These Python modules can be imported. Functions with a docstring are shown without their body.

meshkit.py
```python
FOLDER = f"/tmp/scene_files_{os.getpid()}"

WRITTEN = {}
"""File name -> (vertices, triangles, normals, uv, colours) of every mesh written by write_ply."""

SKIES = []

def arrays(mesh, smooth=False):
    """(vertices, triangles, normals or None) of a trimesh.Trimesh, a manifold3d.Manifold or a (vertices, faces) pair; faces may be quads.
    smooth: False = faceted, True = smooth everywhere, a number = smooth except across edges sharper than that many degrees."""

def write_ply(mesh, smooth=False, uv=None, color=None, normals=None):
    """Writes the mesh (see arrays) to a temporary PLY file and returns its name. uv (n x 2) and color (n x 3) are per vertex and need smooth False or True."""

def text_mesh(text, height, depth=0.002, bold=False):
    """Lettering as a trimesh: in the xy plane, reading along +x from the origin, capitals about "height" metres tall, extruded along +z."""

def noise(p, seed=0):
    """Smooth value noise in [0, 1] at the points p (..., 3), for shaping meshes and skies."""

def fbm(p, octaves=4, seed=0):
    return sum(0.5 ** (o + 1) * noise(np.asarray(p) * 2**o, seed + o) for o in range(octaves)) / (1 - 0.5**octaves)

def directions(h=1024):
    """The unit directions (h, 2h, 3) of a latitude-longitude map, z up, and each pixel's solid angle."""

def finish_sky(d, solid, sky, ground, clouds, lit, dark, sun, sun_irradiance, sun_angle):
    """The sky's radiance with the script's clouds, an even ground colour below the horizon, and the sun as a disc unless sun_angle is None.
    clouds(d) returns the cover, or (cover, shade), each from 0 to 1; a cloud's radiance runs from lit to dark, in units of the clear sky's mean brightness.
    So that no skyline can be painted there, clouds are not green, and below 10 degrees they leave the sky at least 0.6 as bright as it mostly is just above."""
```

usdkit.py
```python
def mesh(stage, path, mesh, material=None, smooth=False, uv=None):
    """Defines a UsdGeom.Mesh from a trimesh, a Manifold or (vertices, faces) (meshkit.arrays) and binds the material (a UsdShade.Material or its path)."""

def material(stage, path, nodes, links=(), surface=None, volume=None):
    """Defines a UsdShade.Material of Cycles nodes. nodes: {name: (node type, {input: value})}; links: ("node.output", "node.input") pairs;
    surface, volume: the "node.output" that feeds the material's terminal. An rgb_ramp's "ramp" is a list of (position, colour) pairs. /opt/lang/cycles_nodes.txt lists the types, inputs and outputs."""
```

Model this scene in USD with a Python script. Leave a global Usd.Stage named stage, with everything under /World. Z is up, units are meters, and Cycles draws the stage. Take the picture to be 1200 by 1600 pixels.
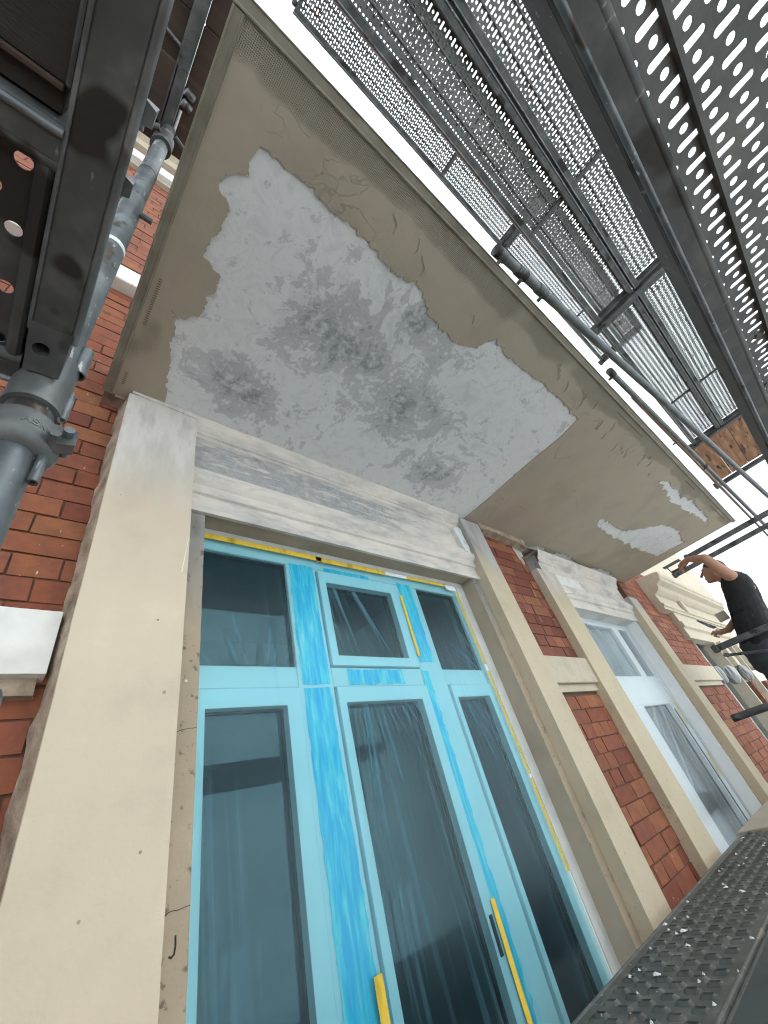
import math, random
import numpy as np, trimesh, manifold3d as m3
import shapely.geometry as sg, shapely.ops as so
from shapely import affinity
import usdkit, meshkit
from pxr import Usd, UsdGeom, UsdLux, UsdShade, Gf, Sdf, Vt

stage = Usd.Stage.CreateInMemory()
UsdGeom.SetStageUpAxis(stage, UsdGeom.Tokens.z)
UsdGeom.SetStageMetersPerUnit(stage, 1.0)
stage.SetDefaultPrim(UsdGeom.Xform.Define(stage, '/World').GetPrim())
UsdGeom.Scope.Define(stage, '/World/Looks')
rng = np.random.default_rng(7)
random.seed(7)

# ------------------------------------------------------------------ camera, sky, sun, exposure
# origin of the measurements: the phone, held at eye height above the scaffold lift; z = 0 is that height
CAM = (0.0, -1.15, 0.0)
RIGHT = np.array([0.75301558, -0.61112186, -0.24392133])
DOWN = np.array([0.25040081, 0.60895002, -0.7526482])
FWD = np.array([0.60849566, 0.50567772, 0.61157426])
cam = UsdGeom.Camera.Define(stage, '/World/camera')
mat4 = Gf.Matrix4d(*[float(x) for r in (list(RIGHT) + [0], list(-DOWN) + [0], list(-FWD) + [0], list(CAM) + [1]) for x in r])
cam.AddTransformOp().Set(mat4)
cam.CreateHorizontalApertureAttr(36.0)
cam.CreateVerticalApertureAttr(48.0)
cam.CreateFocalLengthAttr(36.0 * 626.76 / 1200)
cam.CreateClippingRangeAttr(Gf.Vec2f(0.02, 500))
EXPOSURE = 1.48
cam.CreateExposureAttr(EXPOSURE)

SUN_EL, SUN_ROT = math.radians(48), math.radians(150)      # towards the open (street) side
sky = usdkit.material(stage, '/World/Looks/sky_look', {
    's': ('sky_texture', {'sky_type': 'single_scattering', 'sun_disc': False, 'sun_elevation': SUN_EL, 'sun_rotation': SUN_ROT, 'aerosol_density': 3.0}),
    'hs': ('hsv', {'saturation': 0.35, 'value': 1.0}),
    'b': ('background_shader', {'strength': 0.12})},
    [('s.color', 'hs.color'), ('hs.color', 'b.color')], surface='b.background')
dome = UsdLux.DomeLight.Define(stage, '/World/sky')
UsdShade.MaterialBindingAPI.Apply(dome.GetPrim()).Bind(sky)
dome.GetPrim().SetCustomDataByKey('kind', 'structure')
sun = UsdLux.DistantLight.Define(stage, '/World/sun')
sun.CreateIntensityAttr(0.3); sun.CreateAngleAttr(14.0); sun.CreateNormalizeAttr(True)
sun.CreateColorAttr(Gf.Vec3f(1.0, 0.97, 0.93))
d = np.array([math.sin(SUN_ROT) * math.cos(SUN_EL), math.cos(SUN_ROT) * math.cos(SUN_EL), math.sin(SUN_EL)])
sun.AddTransformOp().Set(Gf.Matrix4d().SetRotate(Gf.Rotation(Gf.Vec3d(0, 0, 1), Gf.Vec3d(*map(float, d)))))

# ------------------------------------------------------------------ scene tree helpers
used = {}


def numbered(parent, name):
    k = (parent, name)
    n = used.get(k, 0); used[k] = n + 1
    return f'{parent}/{name}' if n == 0 else f'{parent}/{name}_{n:03d}'


class Thing:
    """a top-level thing: an Xform at its base, parts given in world coordinates"""
    def __init__(s, name, label=None, cat=None, base=(0, 0, 0), group=None, kind=None):
        s.base = np.array(base, float)
        s.path = numbered('/World', name); s.name = name
        x = UsdGeom.Xform.Define(stage, s.path)
        x.AddTranslateOp().Set(Gf.Vec3d(*map(float, s.base)))
        s.prim = x.GetPrim(); tag(s.prim, label, cat, group, kind)

    def part(s, name, mesh, mat, smooth=False, parent=None, label=None, kind=None):
        v, f = vf(mesh)
        p = numbered(parent or s.path, name)
        m = usdkit.mesh(stage, p, (v - s.base, f), mat, smooth=smooth)
        if label: m.GetPrim().SetCustomDataByKey('label', label)
        if kind: m.GetPrim().SetCustomDataByKey('kind', kind)
        return p

    def copy(s, base, label, group=None, rotz=0):
        p = numbered('/World', s.name)
        x = UsdGeom.Xform.Define(stage, p)
        x.AddTranslateOp().Set(Gf.Vec3d(*map(float, base)))
        if rotz: x.AddRotateZOp().Set(rotz)
        pr = x.GetPrim(); pr.GetReferences().AddInternalReference(s.path); pr.SetInstanceable(True)
        was = s.prim.GetCustomData()
        # a copy has its own place: the source's translate op is overridden above
        tag(pr, label, was['category'], group or was.get('group'))
        return pr


def tag(prim, label, cat, group=None, kind=None):
    for k, v in (('label', label), ('category', cat), ('group', group), ('kind', kind)):
        if v: prim.SetCustomDataByKey(k, v)


def single(name, mesh, mat, label=None, cat=None, group=None, kind=None, smooth=False):
    p = numbered('/World', name)
    m = usdkit.mesh(stage, p, vf(mesh), mat, smooth=smooth)
    tag(m.GetPrim(), label, cat, group, kind)
    return p


def vf(mesh):
    if hasattr(mesh, 'to_mesh'):
        m = mesh.to_mesh(); return np.array(m.vert_properties[:, :3], float), np.array(m.tri_verts)
    if isinstance(mesh, tuple):
        v, f = np.asarray(mesh[0], float), np.asarray(mesh[1], int)
        if f.shape[1] == 4: f = np.vstack([f[:, [0, 1, 2]], f[:, [0, 2, 3]]])
        return v, f
    return np.array(mesh.vertices, float), np.array(mesh.faces)


def join(ms):
    vs, fs, n = [], [], 0
    for m in ms:
        v, f = vf(m); vs.append(v); fs.append(f + n); n += len(v)
    return np.vstack(vs), np.vstack(fs)


BOXF = np.array([[0, 2, 3, 1], [4, 5, 7, 6], [0, 1, 5, 4], [2, 6, 7, 3], [0, 4, 6, 2], [1, 3, 7, 5]])


def box(x0, x1, y0, y1, z0, z1, bev=0.0, jit=0.0):
    if bev:
        b = min(bev, (x1 - x0) / 3, (y1 - y0) / 3, (z1 - z0) / 3)
        pts = []
        for x, sx in ((x0, 1), (x1, -1)):
            for y, sy in ((y0, 1), (y1, -1)):
                for z, sz in ((z0, 1), (z1, -1)):
                    pts += [(x + sx * b, y + sy * b, z), (x + sx * b, y, z + sz * b), (x, y + sy * b, z + sz * b)]
        return m3.Manifold.hull_points(np.array(pts))
    v = np.array([(x, y, z) for x in (x0, x1) for y in (y0, y1) for z in (z0, z1)], float)
    if jit: v += rng.uniform(-jit, jit, v.shape)
    # index = 4*ix+2*iy+iz ; outward quads
    f = np.array([[0, 1, 3, 2], [4, 6, 7, 5], [0, 4, 5, 1], [2, 3, 7, 6], [0, 2, 6, 4], [1, 5, 7, 3]])
    return v, f


def tube(a, b, r, n=20, cap=True, r2=None, wall=0):
    a, b = np.array(a, float), np.array(b, float)
    d = b - a; L = np.linalg.norm(d); d /= L
    u = np.cross(d, (0, 0, 1) if abs(d[2]) < .9 else (1, 0, 0)); u /= np.linalg.norm(u); w = np.cross(d, u)
    t = np.linspace(0, 2 * math.pi, n, endpoint=False)
    ring = np.cos(t)[:, None] * u + np.sin(t)[:, None] * w
    r2 = r if r2 is None else r2
    rings = [a + ring * r, b + ring * r2]
    if wall: rings += [b + ring * (r2 - wall), a + ring * (r - wall)]
    v = np.vstack(rings); f = []
    k = len(rings)
    loops = k if wall else 1
    for j in range(loops):
        p, q = j * n, ((j + 1) % k) * n
        for i in range(n):
            f.append((p + i, p + (i + 1) % n, q + (i + 1) % n, q + i))
    f = np.array(f); f = np.vstack([f[:, [0, 1, 2]], f[:, [0, 2, 3]]])
    if not wall and cap:
        v = np.vstack([v, a, b])
        c = [(2 * n, (i + 1) % n, i) for i in range(n)] + [(2 * n + 1, n + i, n + (i + 1) % n) for i in range(n)]
        f = np.vstack([f, np.array(c)])
    return v, f


def extr(poly, axis, a, b):
    """extrude a 2D polygon along an axis. axis 'x': (y,z); 'y': (x,z); 'z': (x,y)"""
    out = []
    for g in getattr(poly, 'geoms', [poly]):
        if g.is_empty or g.area < 1e-8: continue
        m = trimesh.creation.extrude_polygon(g, b - a, engine='earcut')
        v = m.vertices; f = m.faces
        if axis == 'x': v = np.stack([v[:, 2] + a, v[:, 0], v[:, 1]], 1)
        elif axis == 'y':
            v = np.stack([v[:, 0], v[:, 2] + a, v[:, 1]], 1); f = f[:, ::-1]
        else: v = np.stack([v[:, 0], v[:, 1], v[:, 2] + a], 1)
        out.append((v, f))
    return join(out)


def grid(nx, ny, fn):
    u, w = np.meshgrid(np.linspace(0, 1, nx + 1), np.linspace(0, 1, ny + 1), indexing='ij')
    v = fn(u.ravel(), w.ravel())
    i = np.arange(nx * (ny + 1)).reshape(nx, ny + 1)[:, :ny].ravel()
    f = np.stack([i, i + ny + 1, i + ny + 2, i + 1], 1)
    return v, f


def rough_line(pts, step, amp, freq, seed=0, closed=True, fine=.0):
    """densify a line and shake it with fbm noise"""
    pts = np.array(pts, float); out = []
    n = len(pts); rngs = range(n if closed else n - 1)
    for i in rngs:
        a, b = pts[i], pts[(i + 1) % n]
        k = max(1, int(np.linalg.norm(b - a) / step))
        for j in range(k): out.append(a + (b - a) * j / k)
    if not closed: out.append(pts[-1])
    out = np.array(out)
    q3 = np.c_[out * freq * 4.3, np.zeros(len(out))]
    p3 = np.c_[out * freq, np.zeros(len(out))]
    dx = meshkit.fbm(p3 + 3.1, 4, seed) - .5; dy = meshkit.fbm(p3 + 17.7, 4, seed + 5) - .5
    ex = meshkit.fbm(q3 + 1.7, 3, seed + 11) - .5; ey = meshkit.fbm(q3 + 9.3, 3, seed + 12) - .5
    return out + np.c_[dx, dy] * 2 * amp + np.c_[ex, ey] * fine * amp


# ------------------------------------------------------------------ materials
L = '/World/Looks/'


def M(name, ramp, scale=6, detail=6, rough=.6, bump=.25, bscale=80, metal=0, coord='object', stretch=(1, 1, 1), specks=None, dist=.003, rvar=.15, rand=0, spec=.4, distortion=0, k=1.0, nrough=.55):
    ramp = [(p, tuple(min(.9, k * q) for q in col)) for p, col in ramp]
    n = {'tc': ('texture_coordinate', {}), 'g': ('geometry', {}), 'mp': ('mapping', {'scale': stretch}),
         'n': ('noise_texture', {'scale': scale, 'detail': detail, 'roughness': nrough, 'distortion': distortion}),
         'r': ('rgb_ramp', {'ramp': ramp}),
         'bn': ('noise_texture', {'scale': bscale, 'detail': 6, 'roughness': .6}),
         'bp': ('bump', {'strength': bump, 'distance': dist}),
         'rr': ('map_range', {'from_min': .3, 'from_max': .7, 'to_min': max(0.03, rough - rvar), 'to_max': min(1, rough + rvar)}),
         'p': ('principled_bsdf', {'metallic': metal, 'specular_ior_level': spec})}
    src = 'tc.object' if coord == 'object' else 'g.position'
    l = [(src, 'mp.vector'), ('mp.vector', 'n.vector'), ('mp.vector', 'bn.vector'), ('n.fac', 'r.fac'), ('bn.fac', 'bp.height'), ('bp.normal', 'p.normal'), ('n.fac', 'rr.value'), ('rr.result', 'p.roughness')]
    col = 'r.color'
    if rand:
        n['oi'] = ('object_info', {}); n['mr'] = ('map_range', {'to_min': 1 - rand, 'to_max': 1 + rand})
        n['hv'] = ('hsv', {})
        l += [('oi.random', 'mr.value'), ('mr.result', 'hv.value'), (col, 'hv.color')]; col = 'hv.color'
    if specks:
        for i, (sc, ssc, th, st) in enumerate(specks):
            n[f'sn{i}'] = ('noise_texture', {'scale': ssc, 'detail': 3, 'roughness': .5})
            n[f'sm{i}'] = ('mapping', {'scale': st, 'location': (i * 3.3, 1.7 * i, .4)})
            n[f'sr{i}'] = ('map_range', {'from_min': th, 'from_max': th + .03, 'clamp': True})
            n[f'sx{i}'] = ('mix', {'color2': sc})
            l += [(src, f'sm{i}.vector'), (f'sm{i}.vector', f'sn{i}.vector'), (f'sn{i}.fac', f'sr{i}.value'), (f'sr{i}.result', f'sx{i}.fac'), (col, f'sx{i}.color1')]
            col = f'sx{i}.color'
    l.append((col, 'p.base_color'))
    return usdkit.material(stage, L + name, n, l, surface='p.BSDF')


def c(r, g, b):
    f = lambda x: (x / 255 / 12.92) if x <= 10 else ((x / 255 + .055) / 1.055) ** 2.4
    return tuple(min(.8, 1.2 * f(x)) for x in (r, g, b))


BR = [(128, 76, 55), (122, 70, 51), (132, 80, 57), (115, 64, 49), (126, 74, 56), (136, 86, 60)]
SPK = [((.55, .5, .44), 55, .735, (1, 1, .5)), (c(100, 66, 50), 14, .70, (1, 1, 1))]
mat_brick = [M(f'brick_{i}', [(.25, c(*(np.array(b) * .8))), (.55, c(*b)), (.8, c(*(np.array(b) * 1.1)))], scale=22, rough=.85, bump=.5, bscale=140, coord='world', specks=SPK, rand=.08) for i, b in enumerate(BR)]
mat_brick_dark = [M(f'dark_brick_{i}', [(.25, c(*(np.array(b) * .75))), (.6, c(*b))], scale=18, rough=.8, bump=.5, bscale=140, coord='world', specks=[(c(150, 118, 98), 9, .64, (1, 1, .25))], rand=.15) for i, b in enumerate([(122, 70, 56), (112, 60, 48), (128, 78, 60), (136, 86, 62)])]
mat_mortar = M('mortar', [(.3, c(84, 60, 47)), (.7, c(104, 78, 62))], scale=30, rough=.95, bump=.8, bscale=180, coord='world')
mat_gunk = M('mortar_smear', [(.3, c(110, 96, 84)), (.5, c(150, 134, 116)), (.7, c(172, 158, 140))], scale=14, rough=.95, bump=.9, bscale=90, dist=.006, coord='world')
mat_white_paint = M('white_paint', [(.35, c(190, 188, 183)), (.55, c(208, 207, 203)), (.7, c(196, 191, 179))], scale=5, rough=.7, bump=.35, bscale=70, coord='world', specks=[(c(120, 112, 100), 26, .72, (1, 1, 1))])


def mat_render_paint(name, cream, grey, z0, z1, pits=0.0, streak=(1, 1, .25), crack=False):
    """masonry paint below, filled and primed grey above: a coat that changes with height on the wall"""
    n = {'g': ('geometry', {}), 'sp': ('separate_xyz', {}),
         'n1': ('noise_texture', {'scale': 7, 'detail': 7, 'roughness': .62}), 'mp': ('mapping', {'scale': streak}),
         'zz': ('math', {'math_type': 'multiply_add', 'value2': .55, 'value3': 0.0}),
         'mr': ('map_range', {'from_min': z0 + .27, 'from_max': z1 + .27, 'clamp': True}),
         'n2': ('noise_texture', {'scale': 4, 'detail': 7, 'roughness': .6}),
         'rc': ('rgb_ramp', {'ramp': [(.3, c(*(np.array(cream) * .93))), (.47, c(*(np.array(cream) * .985))), (.6, c(*cream)), (.72, c(*(np.array(cream) * 1.04)))]}),
         'rg': ('rgb_ramp', {'ramp': [(.3, c(*(np.array(grey) * .8))), (.45, c(*grey)), (.58, c(*(np.array(grey) * 1.1))), (.7, c(*(np.array(grey) * .92)))]}),
         'mx': ('mix', {}),
         'n3': ('noise_texture', {'scale': 38, 'detail': 5, 'roughness': .6}), 'pit': ('map_range', {'from_min': .60, 'from_max': .68, 'clamp': True}),
         'pm': ('math', {'math_type': 'multiply', 'value2': pits}), 'mx2': ('mix', {'color2': c(*(np.array(cream) * .55))}),
         'bn': ('noise_texture', {'scale': 110, 'detail': 5}), 'ad': ('math', {'math_type': 'multiply_add', 'value2': -pits * 3}),
         'bp': ('bump', {'strength': .35, 'distance': .003}), 'p': ('principled_bsdf', {'roughness': .75, 'specular_ior_level': .3})}
    l = [('g.position', 'sp.vector'), ('g.position', 'mp.vector'), ('mp.vector', 'n1.vector'), ('n1.fac', 'zz.value1'), ('sp.z', 'zz.value3'), ('zz.value', 'mr.value'),
         ('g.position', 'n2.vector'), ('n2.fac', 'rc.fac'), ('n1.fac', 'rg.fac'), ('mr.result', 'mx.fac'), ('rc.color', 'mx.color1'), ('rg.color', 'mx.color2'),
         ('g.position', 'n3.vector'), ('n3.fac', 'pit.value'), ('pit.result', 'pm.value1'), ('pm.value', 'mx2.fac'), ('mx.color', 'mx2.color1'), ('mx2.color', 'p.base_color'),
         ('g.position', 'bn.vector'), ('pit.result', 'ad.value1'), ('bn.fac', 'ad.value3'), ('ad.value', 'bp.height'), ('bp.normal', 'p.normal')]
    return usdkit.material(stage, L + name, n, l, surface='p.BSDF')


mat_pilaster = mat_render_paint('smooth_cream_render', (190, 176, 156), (176, 171, 166), 1.0, 1.32)
mat_jamb = mat_render_paint('pitted_stone', (158, 144, 124), (138, 136, 133), .62, .95, pits=.75)
mat_pil_rough = mat_render_paint('rough_cream_render', (180, 167, 143), (172, 167, 160), 1.0, 1.3, pits=.35)
mat_pil2 = mat_render_paint('patched_cream_render', (180, 167, 145), (154, 152, 150), 1.12, 1.3, pits=.2)
mat_cream = M('cream_stone', [(.3, c(164, 153, 134)), (.55, c(178, 168, 150)), (.75, c(166, 153, 131))], scale=7, rough=.8, bump=.4, bscale=70, coord='world', specks=[(c(140, 122, 98), 40, .7, (1, 1, 1))])
mat_reveal = M('taupe_reveal_paint', [(.3, c(140, 130, 114)), (.6, c(156, 146, 130))], scale=5, rough=.8, bump=.3, bscale=90, coord='world')


def mat_entab_make(name):
    """lime-washed stone mouldings, partly scraped back to grey"""
    n = {'g': ('geometry', {}), 'mp': ('mapping', {'scale': (.55, 1, 1.6)}), 'n1': ('noise_texture', {'scale': 5.5, 'detail': 9, 'roughness': .68, 'distortion': .1}),
         'r': ('rgb_ramp', {'ramp': [(.28, c(150, 148, 147)), (.40, c(172, 168, 164)), (.5, c(192, 186, 179)), (.6, c(202, 195, 187)), (.72, c(178, 168, 157))]}),
         'n2': ('noise_texture', {'scale': 13, 'detail': 10, 'roughness': .75, 'distortion': .6}), 'sp': ('separate_xyz', {}),
         'zc': ('math', {'math_type': 'subtract', 'value2': 1.43}), 'za': ('math', {'math_type': 'absolute'}), 'zm': ('map_range', {'from_min': .075, 'from_max': .10, 'to_min': .12, 'to_max': -.1, 'clamp': True}),
         'xm': ('map_range', {'from_min': 1.35, 'from_max': 1.85, 'to_min': 0.05, 'to_max': -.22, 'clamp': True}),
         'a1': ('math', {'math_type': 'add'}), 'a2': ('math', {'math_type': 'add'}), 'th': ('map_range', {'from_min': .56, 'from_max': .62, 'clamp': True}),
         'rg': ('rgb_ramp', {'ramp': [(.35, c(124, 127, 130)), (.55, c(146, 149, 151)), (.68, c(174, 174, 174))]}), 'n3': ('noise_texture', {'scale': 26, 'detail': 8, 'roughness': .7}),
         'thk': ('math', {'math_type': 'multiply', 'value2': .8}), 'mx': ('mix', {}), 'ms': ('mapping', {'scale': (.3, 1, 2.5)}),
         'bn': ('noise_texture', {'scale': 60, 'detail': 7, 'roughness': .7}), 'bp': ('bump', {'strength': .55, 'distance': .005}), 'p': ('principled_bsdf', {'roughness': .85, 'specular_ior_level': .25})}
    l = [('g.position', 'mp.vector'), ('mp.vector', 'n1.vector'), ('n1.fac', 'r.fac'), ('g.position', 'ms.vector'), ('ms.vector', 'n2.vector'), ('g.position', 'sp.vector'),
         ('sp.z', 'zc.value1'), ('zc.value', 'za.value1'), ('za.value', 'zm.value'), ('sp.x', 'xm.value'), ('zm.result', 'a1.value1'), ('xm.result', 'a1.value2'), ('a1.value', 'a2.value1'), ('n2.fac', 'a2.value2'),
         ('a2.value', 'th.value'), ('g.position', 'n3.vector'), ('n3.fac', 'rg.fac'), ('th.result', 'thk.value1'), ('thk.value', 'mx.fac'), ('r.color', 'mx.color1'), ('rg.color', 'mx.color2'), ('mx.color', 'p.base_color'),
         ('g.position', 'bn.vector'), ('bn.fac', 'bp.height'), ('bp.normal', 'p.normal')]
    return usdkit.material(stage, L + name, n, l, surface='p.BSDF')


mat_entab = mat_entab_make('limewashed_moulding')


def mat_skim_make():
    """grey skim on the soffit with scraped, darker blue-grey patches of their own outline"""
    blobs = [(.72, -.62, .62, .36), (1.15, -.52, .7, .42), (.45, -.22, .45, .26), (1.62, -.25, .5, .22), (.95, -.86, .4, .16)]
    n = {'g': ('geometry', {}), 'w': ('noise_texture', {'scale': 5, 'detail': 4}), 'n1': ('noise_texture', {'scale': 4.2, 'detail': 10, 'roughness': .7, 'distortion': 1.4}),
         'n2': ('noise_texture', {'scale': 9, 'detail': 10, 'roughness': .72, 'distortion': 1.0}), 'n4': ('noise_texture', {'scale': 30, 'detail': 7, 'roughness': .75}),
         'base': ('rgb_ramp', {'ramp': [(.35, c(188, 190, 191)), (.5, c(204, 206, 206)), (.65, c(194, 196, 197))]}),
         'mid': ('rgb_ramp', {'ramp': [(.35, c(160, 162, 165)), (.6, c(182, 183, 185))]}),
         'dark': ('rgb_ramp', {'ramp': [(.38, c(128, 132, 138)), (.5, c(156, 159, 163)), (.60, c(188, 190, 192))]}),
         't1': ('map_range', {'from_min': .858, 'from_max': .90, 'clamp': True}), 't2': ('map_range', {'from_min': 1.0, 'from_max': 1.03, 'clamp': True}),
         'm1': ('mix', {}), 'm2': ('mix', {}), 'bn': ('noise_texture', {'scale': 26, 'detail': 9, 'roughness': .7}), 'bp': ('bump', {'strength': .35, 'distance': .006}),
         'p': ('principled_bsdf', {'roughness': .8, 'specular_ior_level': .25})}
    l = [('g.position', 'n1.vector'), ('g.position', 'n2.vector'), ('g.position', 'n4.vector'), ('g.position', 'bn.vector')]
    prev = None
    for i, (x, y, rx, ry) in enumerate(blobs):
        n[f'mp{i}'] = ('mapping', {'location': (-x / rx, -y / ry, -1.622), 'scale': (1 / rx, 1 / ry, 1)})
        n[f'gr{i}'] = ('gradient_texture', {'gradient_type': 'quadratic_sphere'})
        l += [('g.position', f'mp{i}.vector'), (f'mp{i}.vector', f'gr{i}.vector')]
        if prev is None: prev = f'gr{i}.fac'
        else:
            n[f'mxx{i}'] = ('math', {'math_type': 'maximum'}); l += [(prev, f'mxx{i}.value1'), (f'gr{i}.fac', f'mxx{i}.value2')]; prev = f'mxx{i}.value'
    n['k'] = ('math', {'math_type': 'multiply_add', 'value2': .42}); l += [(prev, 'k.value1'), ('n1.fac', 'k.value3')]
    n['k2'] = ('math', {'math_type': 'multiply_add', 'value2': .75}); l += [('n2.fac', 'k2.value1'), ('k.value', 'k2.value3')]
    n['k3'] = ('math', {'math_type': 'multiply_add', 'value2': .5}); l += [('n4.fac', 'k3.value1'), ('k2.value', 'k3.value3')]
    n['sub'] = ('math', {'math_type': 'subtract', 'value2': .365}); l += [('k3.value', 'sub.value1')]
    l += [('n2.fac', 'base.fac'), ('n2.fac', 'mid.fac'), ('n4.fac', 'dark.fac'), ('sub.value', 't1.value'), ('sub.value', 't2.value'),
          ('t1.result', 'm1.fac'), ('base.color', 'm1.color1'), ('mid.color', 'm1.color2'), ('t2.result', 'm2.fac'), ('m1.color', 'm2.color1'), ('dark.color', 'm2.color2'), ('m2.color', 'p.base_color'),
          ('bn.fac', 'bp.height'), ('bp.normal', 'p.normal')]
    return usdkit.material(stage, L + 'grey_skim', n, l, surface='p.BSDF')


mat_skim = mat_skim_make()


def mat_coat_make():
    """olive-brown base coat with trowel ridges and the reinforcing mesh showing near the balcony's edge"""
    n = {'g': ('geometry', {}), 'n1': ('noise_texture', {'scale': 2.2, 'detail': 7, 'roughness': .6}),
         'r': ('rgb_ramp', {'ramp': [(.3, c(146, 137, 121)), (.5, c(157, 148, 132)), (.7, c(150, 142, 127))]}),
         'n2': ('noise_texture', {'scale': 4.5, 'detail': 6, 'roughness': .55, 'distortion': 1.6}), 'rid': ('math', {'math_type': 'subtract', 'value2': .5}), 'ab': ('math', {'math_type': 'absolute'}), 'rm': ('map_range', {'from_min': 0, 'from_max': .012, 'to_min': .55, 'to_max': 0, 'clamp': True}),
         'n5': ('noise_texture', {'scale': 2.4, 'detail': 2}), 'rk': ('map_range', {'from_min': .52, 'from_max': .6, 'clamp': True}), 'rmm': ('math', {'math_type': 'multiply'}),
         'wx': ('wave_texture', {'bands_direction': 'x', 'scale': 62}), 'wy': ('wave_texture', {'bands_direction': 'y', 'scale': 62}), 'mn': ('math', {'math_type': 'minimum'}),
         'sp': ('separate_xyz', {}), 'ym': ('map_range', {'from_min': -.98, 'from_max': -1.13, 'to_min': 0, 'to_max': .62, 'clamp': True}), 'xm': ('map_range', {'from_min': .3, 'from_max': .1, 'to_min': 0, 'to_max': .42, 'clamp': True}), 'mxm': ('math', {'math_type': 'maximum'}),
         'n3': ('noise_texture', {'scale': 3.1, 'detail': 3}), 'mk': ('math', {'math_type': 'add'}), 'mt': ('map_range', {'from_min': 1.0, 'from_max': 1.12, 'clamp': True}), 'mm': ('math', {'math_type': 'multiply'}),
         'bn': ('noise_texture', {'scale': 55, 'detail': 7, 'roughness': .6}), 's1': ('math', {'math_type': 'multiply_add', 'value2': .35}), 's2': ('math', {'math_type': 'add'}), 's3': ('math', {'math_type': 'multiply_add', 'value2': .9}),
         'bp': ('bump', {'strength': .8, 'distance': .005}), 'p': ('principled_bsdf', {'roughness': .8, 'specular_ior_level': .3}),
         'md': ('mix', {'color2': c(84, 76, 62)}), 'mf': ('math', {'math_type': 'multiply', 'value2': .8})}
    l = [('g.position', 'n1.vector'), ('n1.fac', 'r.fac'), ('g.position', 'n2.vector'), ('n2.fac', 'rid.value1'), ('rid.value', 'ab.value1'), ('ab.value', 'rm.value'), ('g.position', 'n5.vector'), ('n5.fac', 'rk.value'), ('rk.result', 'rmm.value1'), ('rm.result', 'rmm.value2'),
         ('g.position', 'wx.vector'), ('g.position', 'wy.vector'), ('wx.fac', 'mn.value1'), ('wy.fac', 'mn.value2'), ('g.position', 'sp.vector'), ('sp.y', 'ym.value'), ('sp.x', 'xm.value'), ('ym.result', 'mxm.value1'), ('xm.result', 'mxm.value2'),
         ('g.position', 'n3.vector'), ('n3.fac', 'mk.value1'), ('mxm.value', 'mk.value2'), ('mk.value', 'mt.value'), ('mt.result', 'mm.value1'), ('mn.value', 'mm.value2'),
         ('g.position', 'bn.vector'), ('bn.fac', 's1.value1'), ('rmm.value', 's1.value3'), ('mm.value', 's3.value1'), ('s1.value', 's3.value3'), ('s3.value', 'bp.height'), ('bp.normal', 'p.normal'),
         ('mm.value', 'mf.value1'), ('mf.value', 'md.fac'), ('r.color', 'md.color1'), ('md.color', 'p.base_color')]
    del n['s2']
    return usdkit.material(stage, L + 'brown_base_coat', n, l, surface='p.BSDF')


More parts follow.
